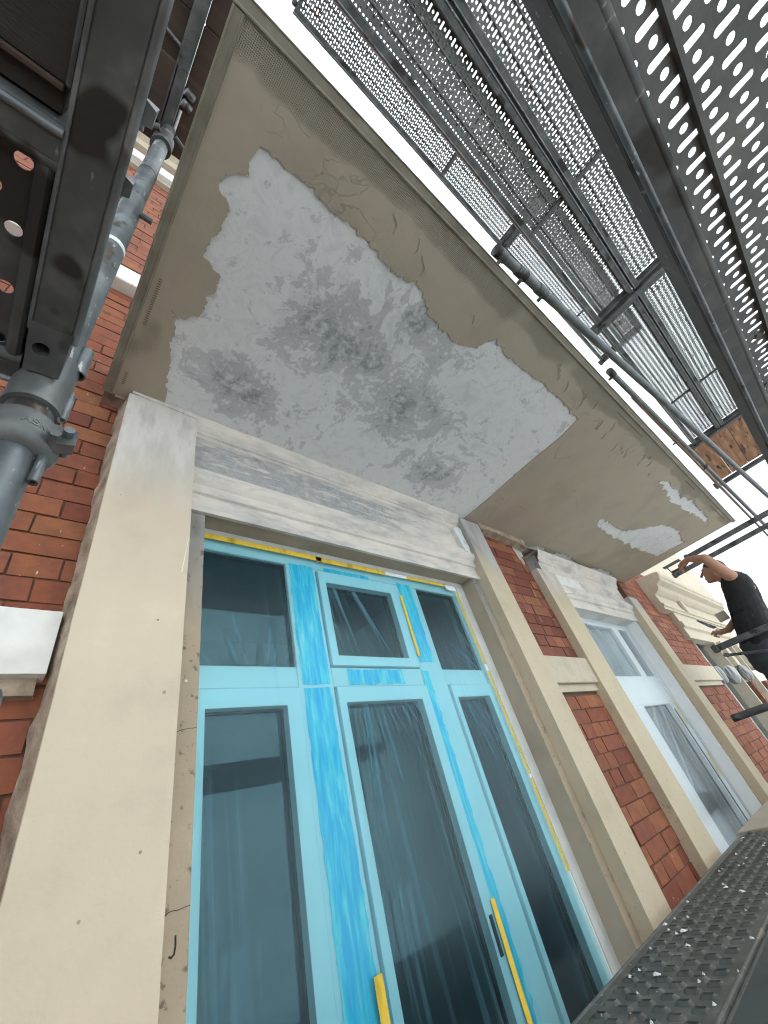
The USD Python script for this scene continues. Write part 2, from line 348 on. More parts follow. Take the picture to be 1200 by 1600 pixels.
mat_coat = mat_coat_make()
mat_bead = M('grey_bead', [(.3, c(112, 106, 93)), (.7, c(136, 131, 117))], scale=12, rough=.6, bump=.3, coord='world')
mat_slot = M('coat_painted_slot_shade', [(.3, c(92, 84, 70)), (.7, c(108, 100, 84))], rough=.9)
mat_upvc = M('white_frame', [(.3, c(206, 209, 211)), (.7, c(218, 220, 222))], scale=3, rough=.35, bump=.03, rvar=.05)
mat_greyframe = M('bare_frame_edge', [(.3, c(178, 180, 178)), (.7, c(200, 200, 198))], scale=6, rough=.5, bump=.1)
mat_gap = M('rubber_seal', [(0, (.012, .014, .016)), (1, (.02, .022, .025))], rough=.6)
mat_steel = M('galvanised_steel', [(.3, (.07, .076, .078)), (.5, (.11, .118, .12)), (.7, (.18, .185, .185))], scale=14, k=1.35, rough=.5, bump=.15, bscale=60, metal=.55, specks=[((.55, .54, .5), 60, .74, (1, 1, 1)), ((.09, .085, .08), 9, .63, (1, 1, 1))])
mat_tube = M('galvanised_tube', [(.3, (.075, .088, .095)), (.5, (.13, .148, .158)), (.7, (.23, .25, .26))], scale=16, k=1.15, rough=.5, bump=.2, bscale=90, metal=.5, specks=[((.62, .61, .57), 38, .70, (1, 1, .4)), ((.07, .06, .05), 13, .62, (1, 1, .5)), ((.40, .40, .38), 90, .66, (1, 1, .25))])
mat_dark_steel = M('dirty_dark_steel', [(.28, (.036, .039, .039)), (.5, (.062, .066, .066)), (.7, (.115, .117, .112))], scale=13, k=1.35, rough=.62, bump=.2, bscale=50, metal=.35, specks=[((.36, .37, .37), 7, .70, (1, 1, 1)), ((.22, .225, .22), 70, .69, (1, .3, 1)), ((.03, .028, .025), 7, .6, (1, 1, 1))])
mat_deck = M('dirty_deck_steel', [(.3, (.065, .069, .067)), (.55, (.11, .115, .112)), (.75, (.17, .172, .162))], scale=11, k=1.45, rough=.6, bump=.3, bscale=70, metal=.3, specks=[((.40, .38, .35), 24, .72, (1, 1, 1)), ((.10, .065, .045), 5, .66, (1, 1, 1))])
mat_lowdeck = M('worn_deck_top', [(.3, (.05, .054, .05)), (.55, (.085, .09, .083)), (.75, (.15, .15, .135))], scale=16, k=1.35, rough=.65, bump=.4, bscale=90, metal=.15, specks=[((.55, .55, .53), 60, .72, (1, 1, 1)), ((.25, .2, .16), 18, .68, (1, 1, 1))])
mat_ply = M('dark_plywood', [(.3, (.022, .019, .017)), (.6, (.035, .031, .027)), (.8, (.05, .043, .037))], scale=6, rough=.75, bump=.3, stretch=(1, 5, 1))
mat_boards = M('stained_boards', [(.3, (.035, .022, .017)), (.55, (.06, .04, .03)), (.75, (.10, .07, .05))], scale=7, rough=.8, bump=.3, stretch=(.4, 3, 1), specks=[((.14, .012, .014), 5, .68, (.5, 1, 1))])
mat_wood = M('weathered_planks', [(.3, c(96, 66, 46)), (.5, c(128, 92, 66)), (.7, c(152, 122, 96))], scale=5, rough=.85, bump=.5, stretch=(.5, 4, 1), specks=[(c(60, 40, 28), 9, .62, (.4, 3, 1))])
mat_greytube = M('dull_scaffold_tube', [(.3, (.055, .062, .065)), (.5, (.085, .094, .098)), (.7, (.14, .15, .152))], scale=12, k=1.35, rough=.55, bump=.2, bscale=90, metal=.35, specks=[((.35, .35, .33), 40, .72, (1, 1, 1)), ((.08, .05, .035), 12, .66, (1, 1, 1))])
mat_rusty = M('rusty_tube', [(.3, c(84, 66, 56)), (.55, c(112, 92, 80)), (.75, c(130, 118, 108))], scale=9, rough=.6, bump=.3, stretch=(.4, 1, 1))
mat_greenboard = M('grey_green_board', [(.3, (.035, .045, .045)), (.6, (.05, .062, .06)), (.8, (.065, .075, .07))], scale=8, k=1.3, rough=.7, bump=.25)
mat_tape = M('yellow_masking_tape', [(.3, c(158, 132, 34)), (.5, c(204, 174, 56)), (.7, c(182, 158, 74))], scale=30, rough=.55, bump=.4, bscale=120, stretch=(1, 1, .3))
mat_whitetape = M('white_tape', [(.3, c(205, 212, 214)), (.7, c(230, 233, 234))], scale=20, rough=.5)
mat_black = M('black_marker', [(0, (.012, .011, .01)), (1, (.03, .028, .026))], rough=.7)
mat_splat = M('dried_plaster', [(.3, c(196, 200, 198)), (.7, c(228, 230, 228))], scale=30, rough=.8)
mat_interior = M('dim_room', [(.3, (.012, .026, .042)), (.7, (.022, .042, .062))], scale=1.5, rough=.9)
mat_curtain = M('curtain', [(.3, (.30, .31, .31)), (.7, (.42, .43, .43))], scale=4, rough=.9)
mat_ground = M('ground_paving', [(.3, (.055, .055, .053)), (.7, (.09, .09, .086))], scale=.8, rough=.9, coord='world')
mat_skin = M('skin', [(.3, c(150, 108, 88)), (.7, c(172, 130, 110))], scale=9, rough=.55, bump=.1)
mat_vest = M('black_vest', [(.3, (.008, .008, .009)), (.7, (.014, .014, .016))], scale=14, rough=.85, bump=.4, specks=[((.25, .2, .2), 30, .76, (1, 1, 1))])
mat_jeans = M('dark_jeans', [(.3, (.02, .023, .03)), (.6, (.04, .045, .055)), (.8, (.10, .10, .11))], scale=16, rough=.9, bump=.4)
mat_hair = M('dark_hair', [(.3, (.03, .014, .01)), (.7, (.07, .03, .02))], scale=40, rough=.6, bump=.6)
mat_boot = M('work_boot', [(.3, (.05, .035, .02)), (.7, (.09, .06, .04))], scale=10, rough=.7)
mat_pvc = M('wrapped_plastic', [(.3, c(104, 106, 106)), (.5, c(136, 138, 138)), (.7, c(168, 170, 170))], scale=10, rough=.5, bump=.9, bscale=22, dist=.012, stretch=(1, 1, .25))


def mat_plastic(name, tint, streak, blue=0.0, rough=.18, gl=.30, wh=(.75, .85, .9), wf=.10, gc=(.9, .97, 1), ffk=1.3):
    """thin masking film: lets tinted light through, with a sheen, and light caught on the creases painted as whiteness"""
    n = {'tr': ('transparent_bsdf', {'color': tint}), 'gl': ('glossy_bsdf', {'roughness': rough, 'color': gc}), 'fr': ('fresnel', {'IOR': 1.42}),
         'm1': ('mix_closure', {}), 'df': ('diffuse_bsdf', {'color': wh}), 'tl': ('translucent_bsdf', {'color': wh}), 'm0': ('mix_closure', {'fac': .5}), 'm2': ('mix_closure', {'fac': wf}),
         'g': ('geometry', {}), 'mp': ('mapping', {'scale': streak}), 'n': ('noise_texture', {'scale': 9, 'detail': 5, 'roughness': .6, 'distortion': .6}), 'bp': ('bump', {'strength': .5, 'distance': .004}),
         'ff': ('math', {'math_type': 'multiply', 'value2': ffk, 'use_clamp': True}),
         'at': ('attribute', {'attribute': 'crease_highlight'}), 'st': ('map_range', {'from_min': 0, 'from_max': 1, 'to_min': wf, 'to_max': min(.7, wf + .5), 'clamp': True})}
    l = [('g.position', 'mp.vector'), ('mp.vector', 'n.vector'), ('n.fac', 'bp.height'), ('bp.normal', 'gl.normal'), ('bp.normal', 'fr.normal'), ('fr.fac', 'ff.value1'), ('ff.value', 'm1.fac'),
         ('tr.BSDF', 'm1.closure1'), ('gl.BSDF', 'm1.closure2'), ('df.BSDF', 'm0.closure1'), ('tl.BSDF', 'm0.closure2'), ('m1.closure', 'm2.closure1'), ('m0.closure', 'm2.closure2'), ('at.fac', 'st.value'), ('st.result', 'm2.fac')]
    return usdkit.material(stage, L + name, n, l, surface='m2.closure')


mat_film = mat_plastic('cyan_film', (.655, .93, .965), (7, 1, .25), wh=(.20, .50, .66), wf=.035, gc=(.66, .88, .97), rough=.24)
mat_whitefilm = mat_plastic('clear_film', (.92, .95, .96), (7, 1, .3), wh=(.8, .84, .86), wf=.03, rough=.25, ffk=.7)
mat_blue = None
n = {'g': ('geometry', {}), 'mp': ('mapping', {'scale': (7, 1, .8)}), 'n1': ('noise_texture', {'scale': 6, 'detail': 8, 'roughness': .65, 'distortion': .5}), 'r': ('rgb_ramp', {'ramp': [(.30, c(10, 160, 205)), (.44, c(36, 178, 216)), (.56, c(96, 204, 229)), (.66, c(172, 230, 238))]}),
     'bp': ('bump', {'strength': .5, 'distance': .003}), 'p': ('principled_bsdf', {'roughness': .3})}
mat_blue = usdkit.material(stage, L + 'blue_tape_film', n, [('g.position', 'mp.vector'), ('mp.vector', 'n1.vector'), ('n1.fac', 'r.fac'), ('r.color', 'p.base_color'), ('n1.fac', 'bp.height'), ('bp.normal', 'p.normal')], surface='p.BSDF')
mat_glass = usdkit.material(stage, L + 'window_glass', {'t': ('transparent_bsdf', {'color': (.74, .84, .88)}), 'g': ('glossy_bsdf', {'roughness': .004, 'color': (.86, .95, 1)}), 'f': ('fresnel', {'IOR': 1.6}), 'k': ('math', {'math_type': 'multiply', 'value2': 1.15, 'use_clamp': True}), 'm': ('mix_closure', {})},
                            [('f.fac', 'k.value1'), ('k.value', 'm.fac'), ('t.BSDF', 'm.closure1'), ('g.BSDF', 'm.closure2')], surface='m.closure')
mat_sheet = usdkit.material(stage, L + 'sheeting_film', {'g': ('geometry', {}), 'n': ('noise_texture', {'scale': 3.0, 'detail': 7, 'roughness': .55, 'distortion': 2.5}), 'r': ('rgb_ramp', {'ramp': [(.3, (.54, .63, .66)), (.48, (.75, .83, .86)), (.62, (.86, .93, .95))]}),
                            'tl': ('translucent_bsdf', {}), 't': ('transparent_bsdf', {'color': (.95, .98, 1)}), 'm': ('mix_closure', {'fac': .12}), 'bp': ('bump', {'strength': .6, 'distance': .03})},
                            [('g.position', 'n.vector'), ('n.fac', 'r.fac'), ('r.color', 'tl.color'), ('n.fac', 'bp.height'), ('bp.normal', 'tl.normal'), ('tl.BSDF', 'm.closure1'), ('t.BSDF', 'm.closure2')], surface='m.closure')

# ------------------------------------------------------------------ the setting: ground
single('ground', grid(1, 1, lambda u, w: np.stack([(u - .5) * 600, (w - .5) * 600, u * 0 - 6.0], 1)), mat_ground, kind='structure')

# ------------------------------------------------------------------ the house
house = Thing('brick_house', 'red brick house front with cream pilasters, a balcony soffit and tall windows', 'house', (0, 0, -6))
YB = .12            # brick face left of the first pilaster
YR = .06            # brick face right of it


def brick_field(x0, x1, z0, z1, y, name, mats, near, course=.075, blen=.118, limit=140, depth=.03, seed=1, offs=.0, jamb=.0):
    """a panel of mortar with its bricks laid on it one by one: the nearest ones as single pieces, the rest joined"""
    r = np.random.default_rng(seed)
    par = house.part(name, box(x0, x1, y + .006, y + .2, z0, z1), mat_mortar)
    items = []; k = 0
    z = z0
    while z < z1 - .02:
        h = min(course - .0065, z1 - z)
        x = x0 - r.uniform(0, .03) - (blen / 2 if k % 2 else 0) + offs
        j = 0
        while x < x1:
            w = blen * (1 if r.random() < .62 else 2) - .0065
            a, b = max(x, x0 + .001), min(x + w, x1 - .001)
            if b - a > .012:
                o = r.uniform(-.002, .003)
                v, f = box(a, b, y - o, y + depth, z + r.uniform(-.001, .001), z + h + r.uniform(-.001, .001), jit=.0015)
                items.append((math.dist(((a + b) / 2, y, z), near), v, f))
            x += w + .0065; j += 1
        z += course; k += 1
    items.sort(key=lambda t: t[0])
    for dd, v, f in items[:limit]:
        house.part('brick', (v, f), mats[r.integers(len(mats))], parent=par)
    rest = items[limit:]
    for i in range(2):
        s = rest[i::2]
        if s: house.part('bricks', join([(v, f) for _, v, f in s]), mats[i], parent=par, kind='stuff')
    return par


brick_field(-1.1, .091, -1.6, 2.62, YB, 'brick_panel', mat_brick, (.02, YB, .7), limit=150, seed=3, course=.0745)
brick_field(-1.1, 1.0, 2.82, 4.9, YB, 'brick_panel', mat_brick, (-.05, YB, 2.9), limit=30, seed=4)
brick_field(-1.1, 1.0, 5.14, 5.5, YB, 'brick_panel', mat_brick, (-.05, YB, 5.2), limit=0, seed=5)
brick_field(2.37, 3.0, .61, 1.62, YR, 'brick_panel', mat_brick_dark, (2.7, YR, .7), limit=90, seed=6, course=.078)
brick_field(2.37, 3.0, -1.5, .385, YR, 'brick_panel', mat_brick, (2.7, YR, .0), limit=110, seed=7, course=.078)
brick_field(5.15, 6.62, .60, 1.95, YR, 'brick_panel', mat_brick, (5.6, YR, .8), limit=60, seed=8, course=.078)
brick_field(5.15, 6.62, -1.5, .385, YR, 'brick_panel', mat_brick, (5.6, YR, 0), limit=60, seed=9, course=.078)
house.part('wall_core', box(-1.2, 12, .3, .55, -6, -1.61), mat_cream)
house.part('upper_wall', box(1.0, 5.5, YB, .5, 1.95, 6.2), mat_brick[0])
house.part('upper_wall', box(5.501, 12, YB - .02, .5, 1.951, 6.2), mat_cream)
house.part('upper_wall', box(.09, 1.0, YB + .02, .5, 1.75, 2.62), mat_brick[0])

# string courses: white painted band, slab with a set-back lip below it
def wavy_band(x0, x1, yf, yb, z0, z1, amp, seed):
    top = rough_line([(x0, z1), (x1, z1)], .02, amp, 9, seed, closed=False)
    bot = rough_line([(x1, z0), (x0, z0)], .02, amp, 9, seed + 3, closed=False)
    return extr(sg.Polygon(np.vstack([top, bot])), 'y', yf, yb)


house.part('string_course', wavy_band(-1.1, .072, YB - .055, YB + .05, .492, .657, .004, 1), mat_white_paint)
house.part('string_course_lip', wavy_band(-1.1, .06, YB - .028, YB + .05, .452, .491, .004, 2), mat_gunk)
house.part('string_course', box(-1.1, 1.0, YB - .07, YB + .1, 2.63, 2.80, bev=.006), mat_white_paint)
house.part('string_course', box(-1.1, 1.0, YB - .09, YB + .1, 4.92, 5.12, bev=.006), mat_white_paint)
house.part('string_course_lip', box(-1.1, 1.0, YB - .04, YB + .1, 4.88, 4.919), mat_cream)
for x0, x1 in ((2.389, 2.985), (5.17, 6.45)):
    house.part('string_course', box(x0, x1, YR - .045, YR + .06, .432, .598, bev=.004), mat_cream)
    house.part('string_course_lip', box(x0, x1, YR - .018, YR + .06, .388, .431), mat_cream)
# eaves cornice high above, with dentils
prof = sg.Polygon([(.2, 5.5), (.06, 5.5), (.04, 5.6), (-.02, 5.62), (-.05, 5.8), (-.2, 5.84), (-.26, 6.0), (-.34, 6.02), (-.36, 6.15), (.2, 6.2)])
house.part('eaves_cornice', extr(prof, 'x', -1.1, 12), mat_cream)
for i in range(8):
    house.part('dentil', box(-.75 + i * .14, -.67 + i * .14, -.16, -.03, 5.66, 5.795), mat_cream)

# pilasters
def pilaster(x0, x1, mat, ytop, z0=-1.6, z1=1.60, yb=.14, amp=.0012, seed=0):
    left = rough_line([(x0, z0), (x0, z1)], .03, amp, 14, seed, closed=False)
    right = rough_line([(x1, z1), (x1, z0)], .03, amp, 14, seed + 9, closed=False)
    return house.part('pilaster', extr(sg.Polygon(np.vstack([left, right])), 'y', 0, yb), mat)


p1 = pilaster(.092, .355, mat_pilaster, 1.6, z1=1.600, yb=.17, seed=11)
p2 = pilaster(2.17, 2.388, mat_pil2, 1.6, seed=12)
p2b = pilaster(2.985, 3.275, mat_pil_rough, 1.36, z1=1.33, seed=13)
p3 = pilaster(4.918, 5.17, mat_pil2, 1.36, z1=1.34, seed=14)
# smeared mortar along the left pilaster's side
sm = []
zz = np.linspace(-1.5, 1.6, 190)
w1 = meshkit.fbm(np.c_[zz * 16, zz * 0, zz * 0], 4, 3); w2 = meshkit.fbm(np.c_[zz * 30, zz * 0 + 5, zz * 0], 4, 9)
pa = np.c_[.093 + 0 * zz, .012 + .01 * w2, zz]; pb = np.c_[.090 - .004 * w2, .03 + .02 * w1, zz]; pc = np.c_[.087 - .016 * w1 - .008 * w2, .105 + 0 * zz, zz]; pd = np.c_[.086 - .018 * w1, YB + .01 + 0 * zz, zz]
V = np.stack([pa, pb, pc, pd], 1).reshape(-1, 3)
F = [(4 * i + k, 4 * i + k + 1, 4 * i + k + 5, 4 * i + k + 4) for i in range(len(zz) - 1) for k in range(3)]
house.part('mortar_smear', (V, np.array(F)), mat_gunk, smooth=40, parent=p1)
# scratch and pencil marks on the left pilaster
house.part('scratch', extr(sg.LineString([(.338, .79), (.352, .93)]).buffer(.0014), 'y', -.0012, .001), mat_white_paint, parent=p1)
for (px, pz, rr) in ((.318, .42, .0045), (.285, .62, .003), (.30, .10, .003), (.21, .02, .003), (.135, 1.05, .002)):
    house.part('nick', extr(sg.Point(px, pz).buffer(rr), 'y', -.0008, .001), mat_gunk, parent=p1)
# brush-laid plaster lip where pilaster one meets the soffit
lip = rough_line([(.10, 1.624), (.357, 1.624), (.357, 1.588), (.25, 1.594), (.10, 1.602)], .006, .007, 30, 4, fine=1.5)
house.part('plaster_lip', extr(sg.Polygon(lip).buffer(-.002), 'y', -.0035, .06), mat_pilaster, parent=p1)

# jamb stones between pilaster and window
JY = .07
def jamb(x0, x1, seed):
    e0 = rough_line([(x0, -1.6), (x0, 1.60)], .03, .001, 14, seed, closed=False); e1 = rough_line([(x1, 1.60), (x1, -1.6)], .03, .0015, 20, seed + 2, closed=False)
    return house.part('jamb_stone', extr(sg.Polygon(np.vstack([e0, e1])), 'y', JY, .34), mat_jamb)


j1 = jamb(.3, .428, 21); j2 = jamb(2.108, 2.18, 22)
j3 = jamb(3.26, 3.345, 23); j4 = jamb(4.80, 4.925, 24)
for k, (za, zb) in enumerate(((.335, .352), (-.02, -.008), (-.33, -.30))):
    cr = rough_line([(.345, za), (.385, za + .012), (.427, zb)], .004, .004, 60, 30 + k, closed=False)
    house.part('crack', extr(sg.LineString(cr).buffer(.0006), 'y', JY - .0008, JY + .001), mat_black, parent=j1)
mk = [(.4005, -.048), (.4015, -.062), (.3995, -.074), (.394, -.0775), (.3905, -.0755)]
house.part('marker_stroke', extr(sg.LineString(mk).buffer(.0017), 'y', JY - .001, JY + .001), mat_black, parent=j1)
house.part('plug', extr(sg.Point(.392, .475).buffer(.004), 'y', JY - .003, JY + .001), mat_white_paint, parent=j1)

# moulded entablatures over the windows
def entab(x0, x1, yo, mat, dz=0):
    P = [(.3, 1.137), (.071, 1.137), (.069, 1.1135), (.052, 1.112), (.052, 1.136), (.058, 1.14), (.058, 1.200), (.046, 1.205), (.046, 1.245), (.040, 1.25), (.026, 1.262), (.018, 1.282), (.024, 1.30), (.036, 1.312), (.036, 1.33), (.056, 1.334), (.056, 1.515), (.05, 1.52), (.04, 1.524), (.04, 1.546), (.034, 1.549), (.034, 1.562), (.03, 1.566), (.016, 1.585), (.004, 1.606), (.0, 1.626), (.3, 1.626)]
    n = max(8, int((x1 - x0) / .04))
    P = np.array(P); xs = np.linspace(x0, x1, n + 1); k = len(P)
    V = []
    for x in xs:
        w = meshkit.fbm(np.c_[P[:, 1] * 60, np.full(k, x * 14), np.zeros(k)], 3, 4) - .5
        q = P.copy(); q[:, 0] += yo + w * .0035; q[:, 1] += w * .002 + dz
        V.append(np.c_[np.full(k, x), q])
    V = np.vstack(V); F = []
    for i in range(n):
        for j in range(k - 1):
            a = i * k + j; F.append((a, a + k, a + k + 1, a + 1))
    return house.part('entablature', (V, np.array(F)), mat, smooth=35)


e1 = entab(.34, 2.172, 0, mat_entab)
e2 = entab(3.22, 4.93, 0, mat_entab, dz=-.05)
house.part('plaster_patch', extr(sg.Polygon(rough_line([(2.07, 1.5), (2.16, 1.52), (2.165, 1.30), (2.11, 1.32)], .01, .012, 30, 8)), 'y', .028, .06), mat_skim, parent=e1)
house.part('plaster_patch', extr(sg.Polygon(rough_line([(3.3, 1.36), (3.8, 1.37), (3.82, 1.30), (3.9, 1.22), (3.5, 1.20), (3.3, 1.16)], .01, .015, 30, 18)), 'y', .034, .06), mat_white_paint, parent=e2)
# smeared render edge between pilaster two and window two, under the soffit
house.part('ragged_render_edge', extr(sg.Polygon(rough_line([(2.39, 1.63), (3.02, 1.63), (3.0, 1.52), (2.93, 1.56), (2.6, 1.575), (2.39, 1.57)], .015, .012, 22, 40)), 'y', -.004, .07), mat_gunk)
house.part('white_drips', extr(so.unary_union([sg.LineString([(2.9 + .025 * i, 1.56), (2.915 + .02 * i, 1.56 - .07 - .16 * random.random())]).buffer(.004 + .004 * random.random()) for i in range(5)]), 'y', YR - .0035, YR + .01), mat_white_paint)

# ------------------------------------------------------------------ balcony slab with soffit coats
bal = house.part('balcony', box(.012, 5.40, -1.215, .28, 1.626, 1.86), mat_gunk, label='concrete balcony slab being replastered from below')
house.part('grey_skim', grid(2, 2, lambda u, w: np.stack([.05 + u * 5.3, -1.19 + (1 - w) * 1.25, u * 0 + 1.622], 1)), mat_skim, parent=bal)
H1 = [(.169, -.989), (.208, -.992), (.254, -.986), (.303, -.997), (.386, -.977), (.494, -.989), (.605, -.974), (.694, -.959), (.779, -.949), (.838, -.988), (.912, -.95), (.975, -.913), (1.107, -.898), (1.195, -.899), (1.277, -.931), (1.323, -1.015), (1.435, -.99), (1.604, -.992), (1.774, -1.005), (2.004, -.996), (2.212, -.982)]
H1b = [(2.24, -.86), (2.235, -.559), (2.244, -.33), (2.247, -.116), (2.235, .2), (.25, .2)]
H1c = [(.212, -.062), (.185, -.171), (.162, -.265), (.152, -.346), (.124, -.384), (.118, -.40), (.144, -.369), (.172, -.387), (.21, -.438), (.212, -.494), (.219, -.563), (.22, -.588), (.182, -.6), (.148, -.623), (.146, -.667), (.165, -.724), (.165, -.788), (.137, -.817), (.117, -.841), (.131, -.879), (.171, -.9), (.16, -.938)]
# scale round the camera's foot is not needed: these are plan coordinates on the soffit
hole1 = sg.Polygon(np.vstack([rough_line(H1, .004, .017, 26, 1, False, 2.2), rough_line(H1b, .006, .004, 20, 2, False, 1.), rough_line(H1c, .004, .014, 30, 3, False, 2.2)])).buffer(0)
H2 = [(3.55, -.504), (4.026, -.514), (4.252, -.652), (4.442, -.777), (4.778, -.799), (5.18, -.741), (5.16, -.595), (5.12, -.444), (4.683, -.418), (4.341, -.415), (3.99, -.397), (3.578, -.44)]
H3 = [(3.546, -1.016), (3.69, -1.058), (4.057, -1.052), (4.342, -1.083), (5.0, -1.045), (4.919, -1.018), (4.463, -.989), (4.062, -.964)]
H4 = [(3.0, .1), (3.3, -.005), (3.618, .05), (3.591, -.012), (3.77, -.017), (4.054, .028), (4.29, .05), (4.45, .003), (4.632, -.027), (5.144, .028), (5.16, .1)]
holes = [hole1] + [sg.Polygon(rough_line(h, .008, .035, 14, 5 + i, fine=2.0)).buffer(0) for i, h in enumerate((H2, H3, H4))]
coat = sg.box(.0385, -1.1865, 5.36, .045)
for h in holes: coat = coat.difference(h)
coat = so.unary_union([g for g in getattr(coat, 'geoms', [coat]) if g.area > .0004])
house.part('brown_base_coat', extr(coat, 'z', 1.6165, 1.624), mat_coat, parent=bal)
# trowel ridges left in the wet coat
tr = []
for i in range(60):
    x = rng.uniform(.4, 5.1); y = rng.uniform(-1.12, -1.0); a = rng.uniform(-.6, .9); ln = rng.uniform(.03, .09)
    q = rough_line([(x, y), (x + ln * math.cos(a) * .6, y + ln * math.sin(a)), (x + ln * math.cos(a + .5), y + ln * math.sin(a + .7))], .006, .006, 40, i, False)
    tr.append(sg.LineString(q).buffer(.0028))
tr = [t for t in tr if coat.buffer(-.01).contains(t)]
house.part('trowel_ridges', extr(so.unary_union(tr), 'z', 1.6135, 1.6175), mat_coat, parent=bal, kind='stuff')


def bead(a, b, axis, name='angle_bead'):
    if axis == 'x':
        q = sg.Polygon([(-1.222, 1.611), (-1.219, 1.611), (-1.217, 1.6135), (-1.196, 1.612), (-1.194, 1.610), (-1.190, 1.610), (-1.188, 1.6155), (-1.184, 1.6158), (-1.184, 1.63), (-1.222, 1.63)])
        return extr(q, 'x', a, b)
    q = sg.Polygon([(.006, 1.606), (.010, 1.606), (.013, 1.6125), (.03, 1.6125), (.032, 1.610), (.035, 1.610), (.037, 1.6155), (.04, 1.6158), (.04, 1.63), (.006, 1.63)])
    return extr(q, 'y', a, b)


house.part('angle_bead', bead(.006, 5.40, 'x'), mat_bead, parent=bal, label='grey plastic drip bead along the outer edge of the soffit')
house.part('angle_bead', bead(-1.186, .045, 'y'), mat_bead, parent=bal, label='grey plastic drip bead along the left end of the soffit')
# dark blocks for the punched bead slots, their shade put into the colour
slots = [box(x, x + .003, -1.160, -1.151, 1.6152, 1.6167) for x in np.arange(.3, 5.2, .011) if meshkit.noise(np.array([x * 2.3, 1.3, 1.6]), 4) > .5]
house.part('bead_slots', join(slots), mat_slot, parent=bal, kind='stuff')
slots = [box(.055, .066, y, y + .003, 1.6152, 1.6167) for y in np.arange(-1.1, -.02, .009) if meshkit.noise(np.array([y * 5.3 + 40, 2.3, 1.4]), 4) > .5]
house.part('bead_slots', join(slots), mat_slot, parent=bal, kind='stuff')

# ------------------------------------------------------------------ windows
YF, YG = .17, .197


def rail(win, x0, x1, z0, z1, y0=YF, y1=YF + .05, mat=mat_upvc, name='frame_rail', bev=.003):
    house.part(name, box(x0, x1, y0, y1, z0, z1, bev=bev), mat, parent=win)


def sash(win, x0, x1, z0, z1, w, yf=YF - .012, wt=None, wb=None, wr=None):
    wt = wt or w; wb = wb or w; wr = wr or w
    o = sg.box(x0, z0, x1, z1); i = sg.box(x0 + w, z0 + wb, x1 - wr, z1 - wt)
    house.part('sash', extr(o.difference(i), 'y', yf, YF + .045), mat_upvc, parent=win)
    i2 = sg.box(x0 + w + .007, z0 + wb + .007, x1 - wr - .007, z1 - wt - .007)
    house.part('glazing_seal', extr(i.difference(i2), 'y', YG - .006, YG + .01), mat_gap, parent=win)
    house.part('pane', grid(1, 1, lambda u, t: np.stack([x0 + w + u * (x1 - x0 - w - wr), u * 0 + YG, z0 + wb + t * (z1 - z0 - wb - wt)], 1)), mat_glass, parent=win)


ZB = -1.30
w1 = house.part('window', extr(sg.box(.428, ZB, 2.108, 1.15).difference(sg.box(.45, ZB + .05, 2.035, 1.108)), 'y', YF - .004, .24), mat_greyframe, label='three-light tall window masked with cyan film')
# inner fixed frame: head, right post, mullions, transom
rail(w1, .45, 2.034, 1.032, 1.107); rail(w1, 1.974, 2.034, ZB + .05, 1.031)
rail(w1, .818, .972, ZB + .05, 1.031, name='mullion'); rail(w1, 1.484, 1.644, ZB + .05, 1.031, name='mullion')
for x0, x1 in ((.45, .817), (.973, 1.483), (1.645, 1.973)):
    rail(w1, x0, x1, .489, .566, name='transom')
# fixed top lights
for x0, x1 in ((.45, .817), (1.645, 1.973)):
    o = sg.box(x0, .567, x1, 1.031); i = sg.box(x0 + .006, .573, x1 - .006, 1.024)
    house.part('glazing_seal', extr(o.difference(i), 'y', YG - .012, YG + .01), mat_gap, parent=w1)
    house.part('pane', grid(1, 1, lambda u, t: np.stack([x0 + u * (x1 - x0), u * 0 + YG, .567 + t * .464], 1)), mat_glass, parent=w1)
sash(w1, .977, 1.479, .571, 1.019, .036, wb=.04, wt=.058, wr=.06)
rail(w1, .973, 1.483, 1.021, 1.031)
for x0, x1, wl, wr in ((.45, .813, .03, .055), (.977, 1.479, .033, .052), (1.649, 1.970, .026, .036)):
    sash(w1, x0, x1, ZB + .05, .484, wl, wt=.058, wr=wr)
hd = house.part('window_handle', box(1.440, 1.456, YF - .017, YF - .011, -.385, -.285, bev=.003), mat_gap, parent=w1, label='dark lock plate on the middle casement')
# room behind
def room(x0, x1, z0, z1, y0=.3, y1=1.6):
    v, f = vf(box(x0, x1, y0, y1, z0, z1))
    f = np.array([[0, 1, 3, 2], [4, 6, 7, 5], [2, 3, 7, 6], [0, 2, 6, 4], [1, 5, 7, 3]])[:, ::-1]
    return box(x0, x1, y0, y1, z0, z1)[0], f


room1 = house.part('room', room(.3, 2.2, -1.6, 1.4, .25, 1.7), mat_interior)
room2 = house.part('room', room(3.2, 4.95, -1.6, 1.4, .25, 1.7), mat_interior)
house.part('curtain', grid(60, 1, lambda u, t: np.stack([3.3 + u * 1.6, .33 + .02 * np.sin(u * 70), -1.5 + t * 2.8], 1)), mat_curtain, smooth=True, parent=room2)
# head lining of the reveals
house.part('reveal_head', box(.43, 2.106, .0725, .178, 1.131, 1.18), mat_reveal, parent=w1)
house.part('reveal_side', box(2.1065, 2.12, .0725, .172, -1.6, 1.128), mat_reveal, parent=w1)

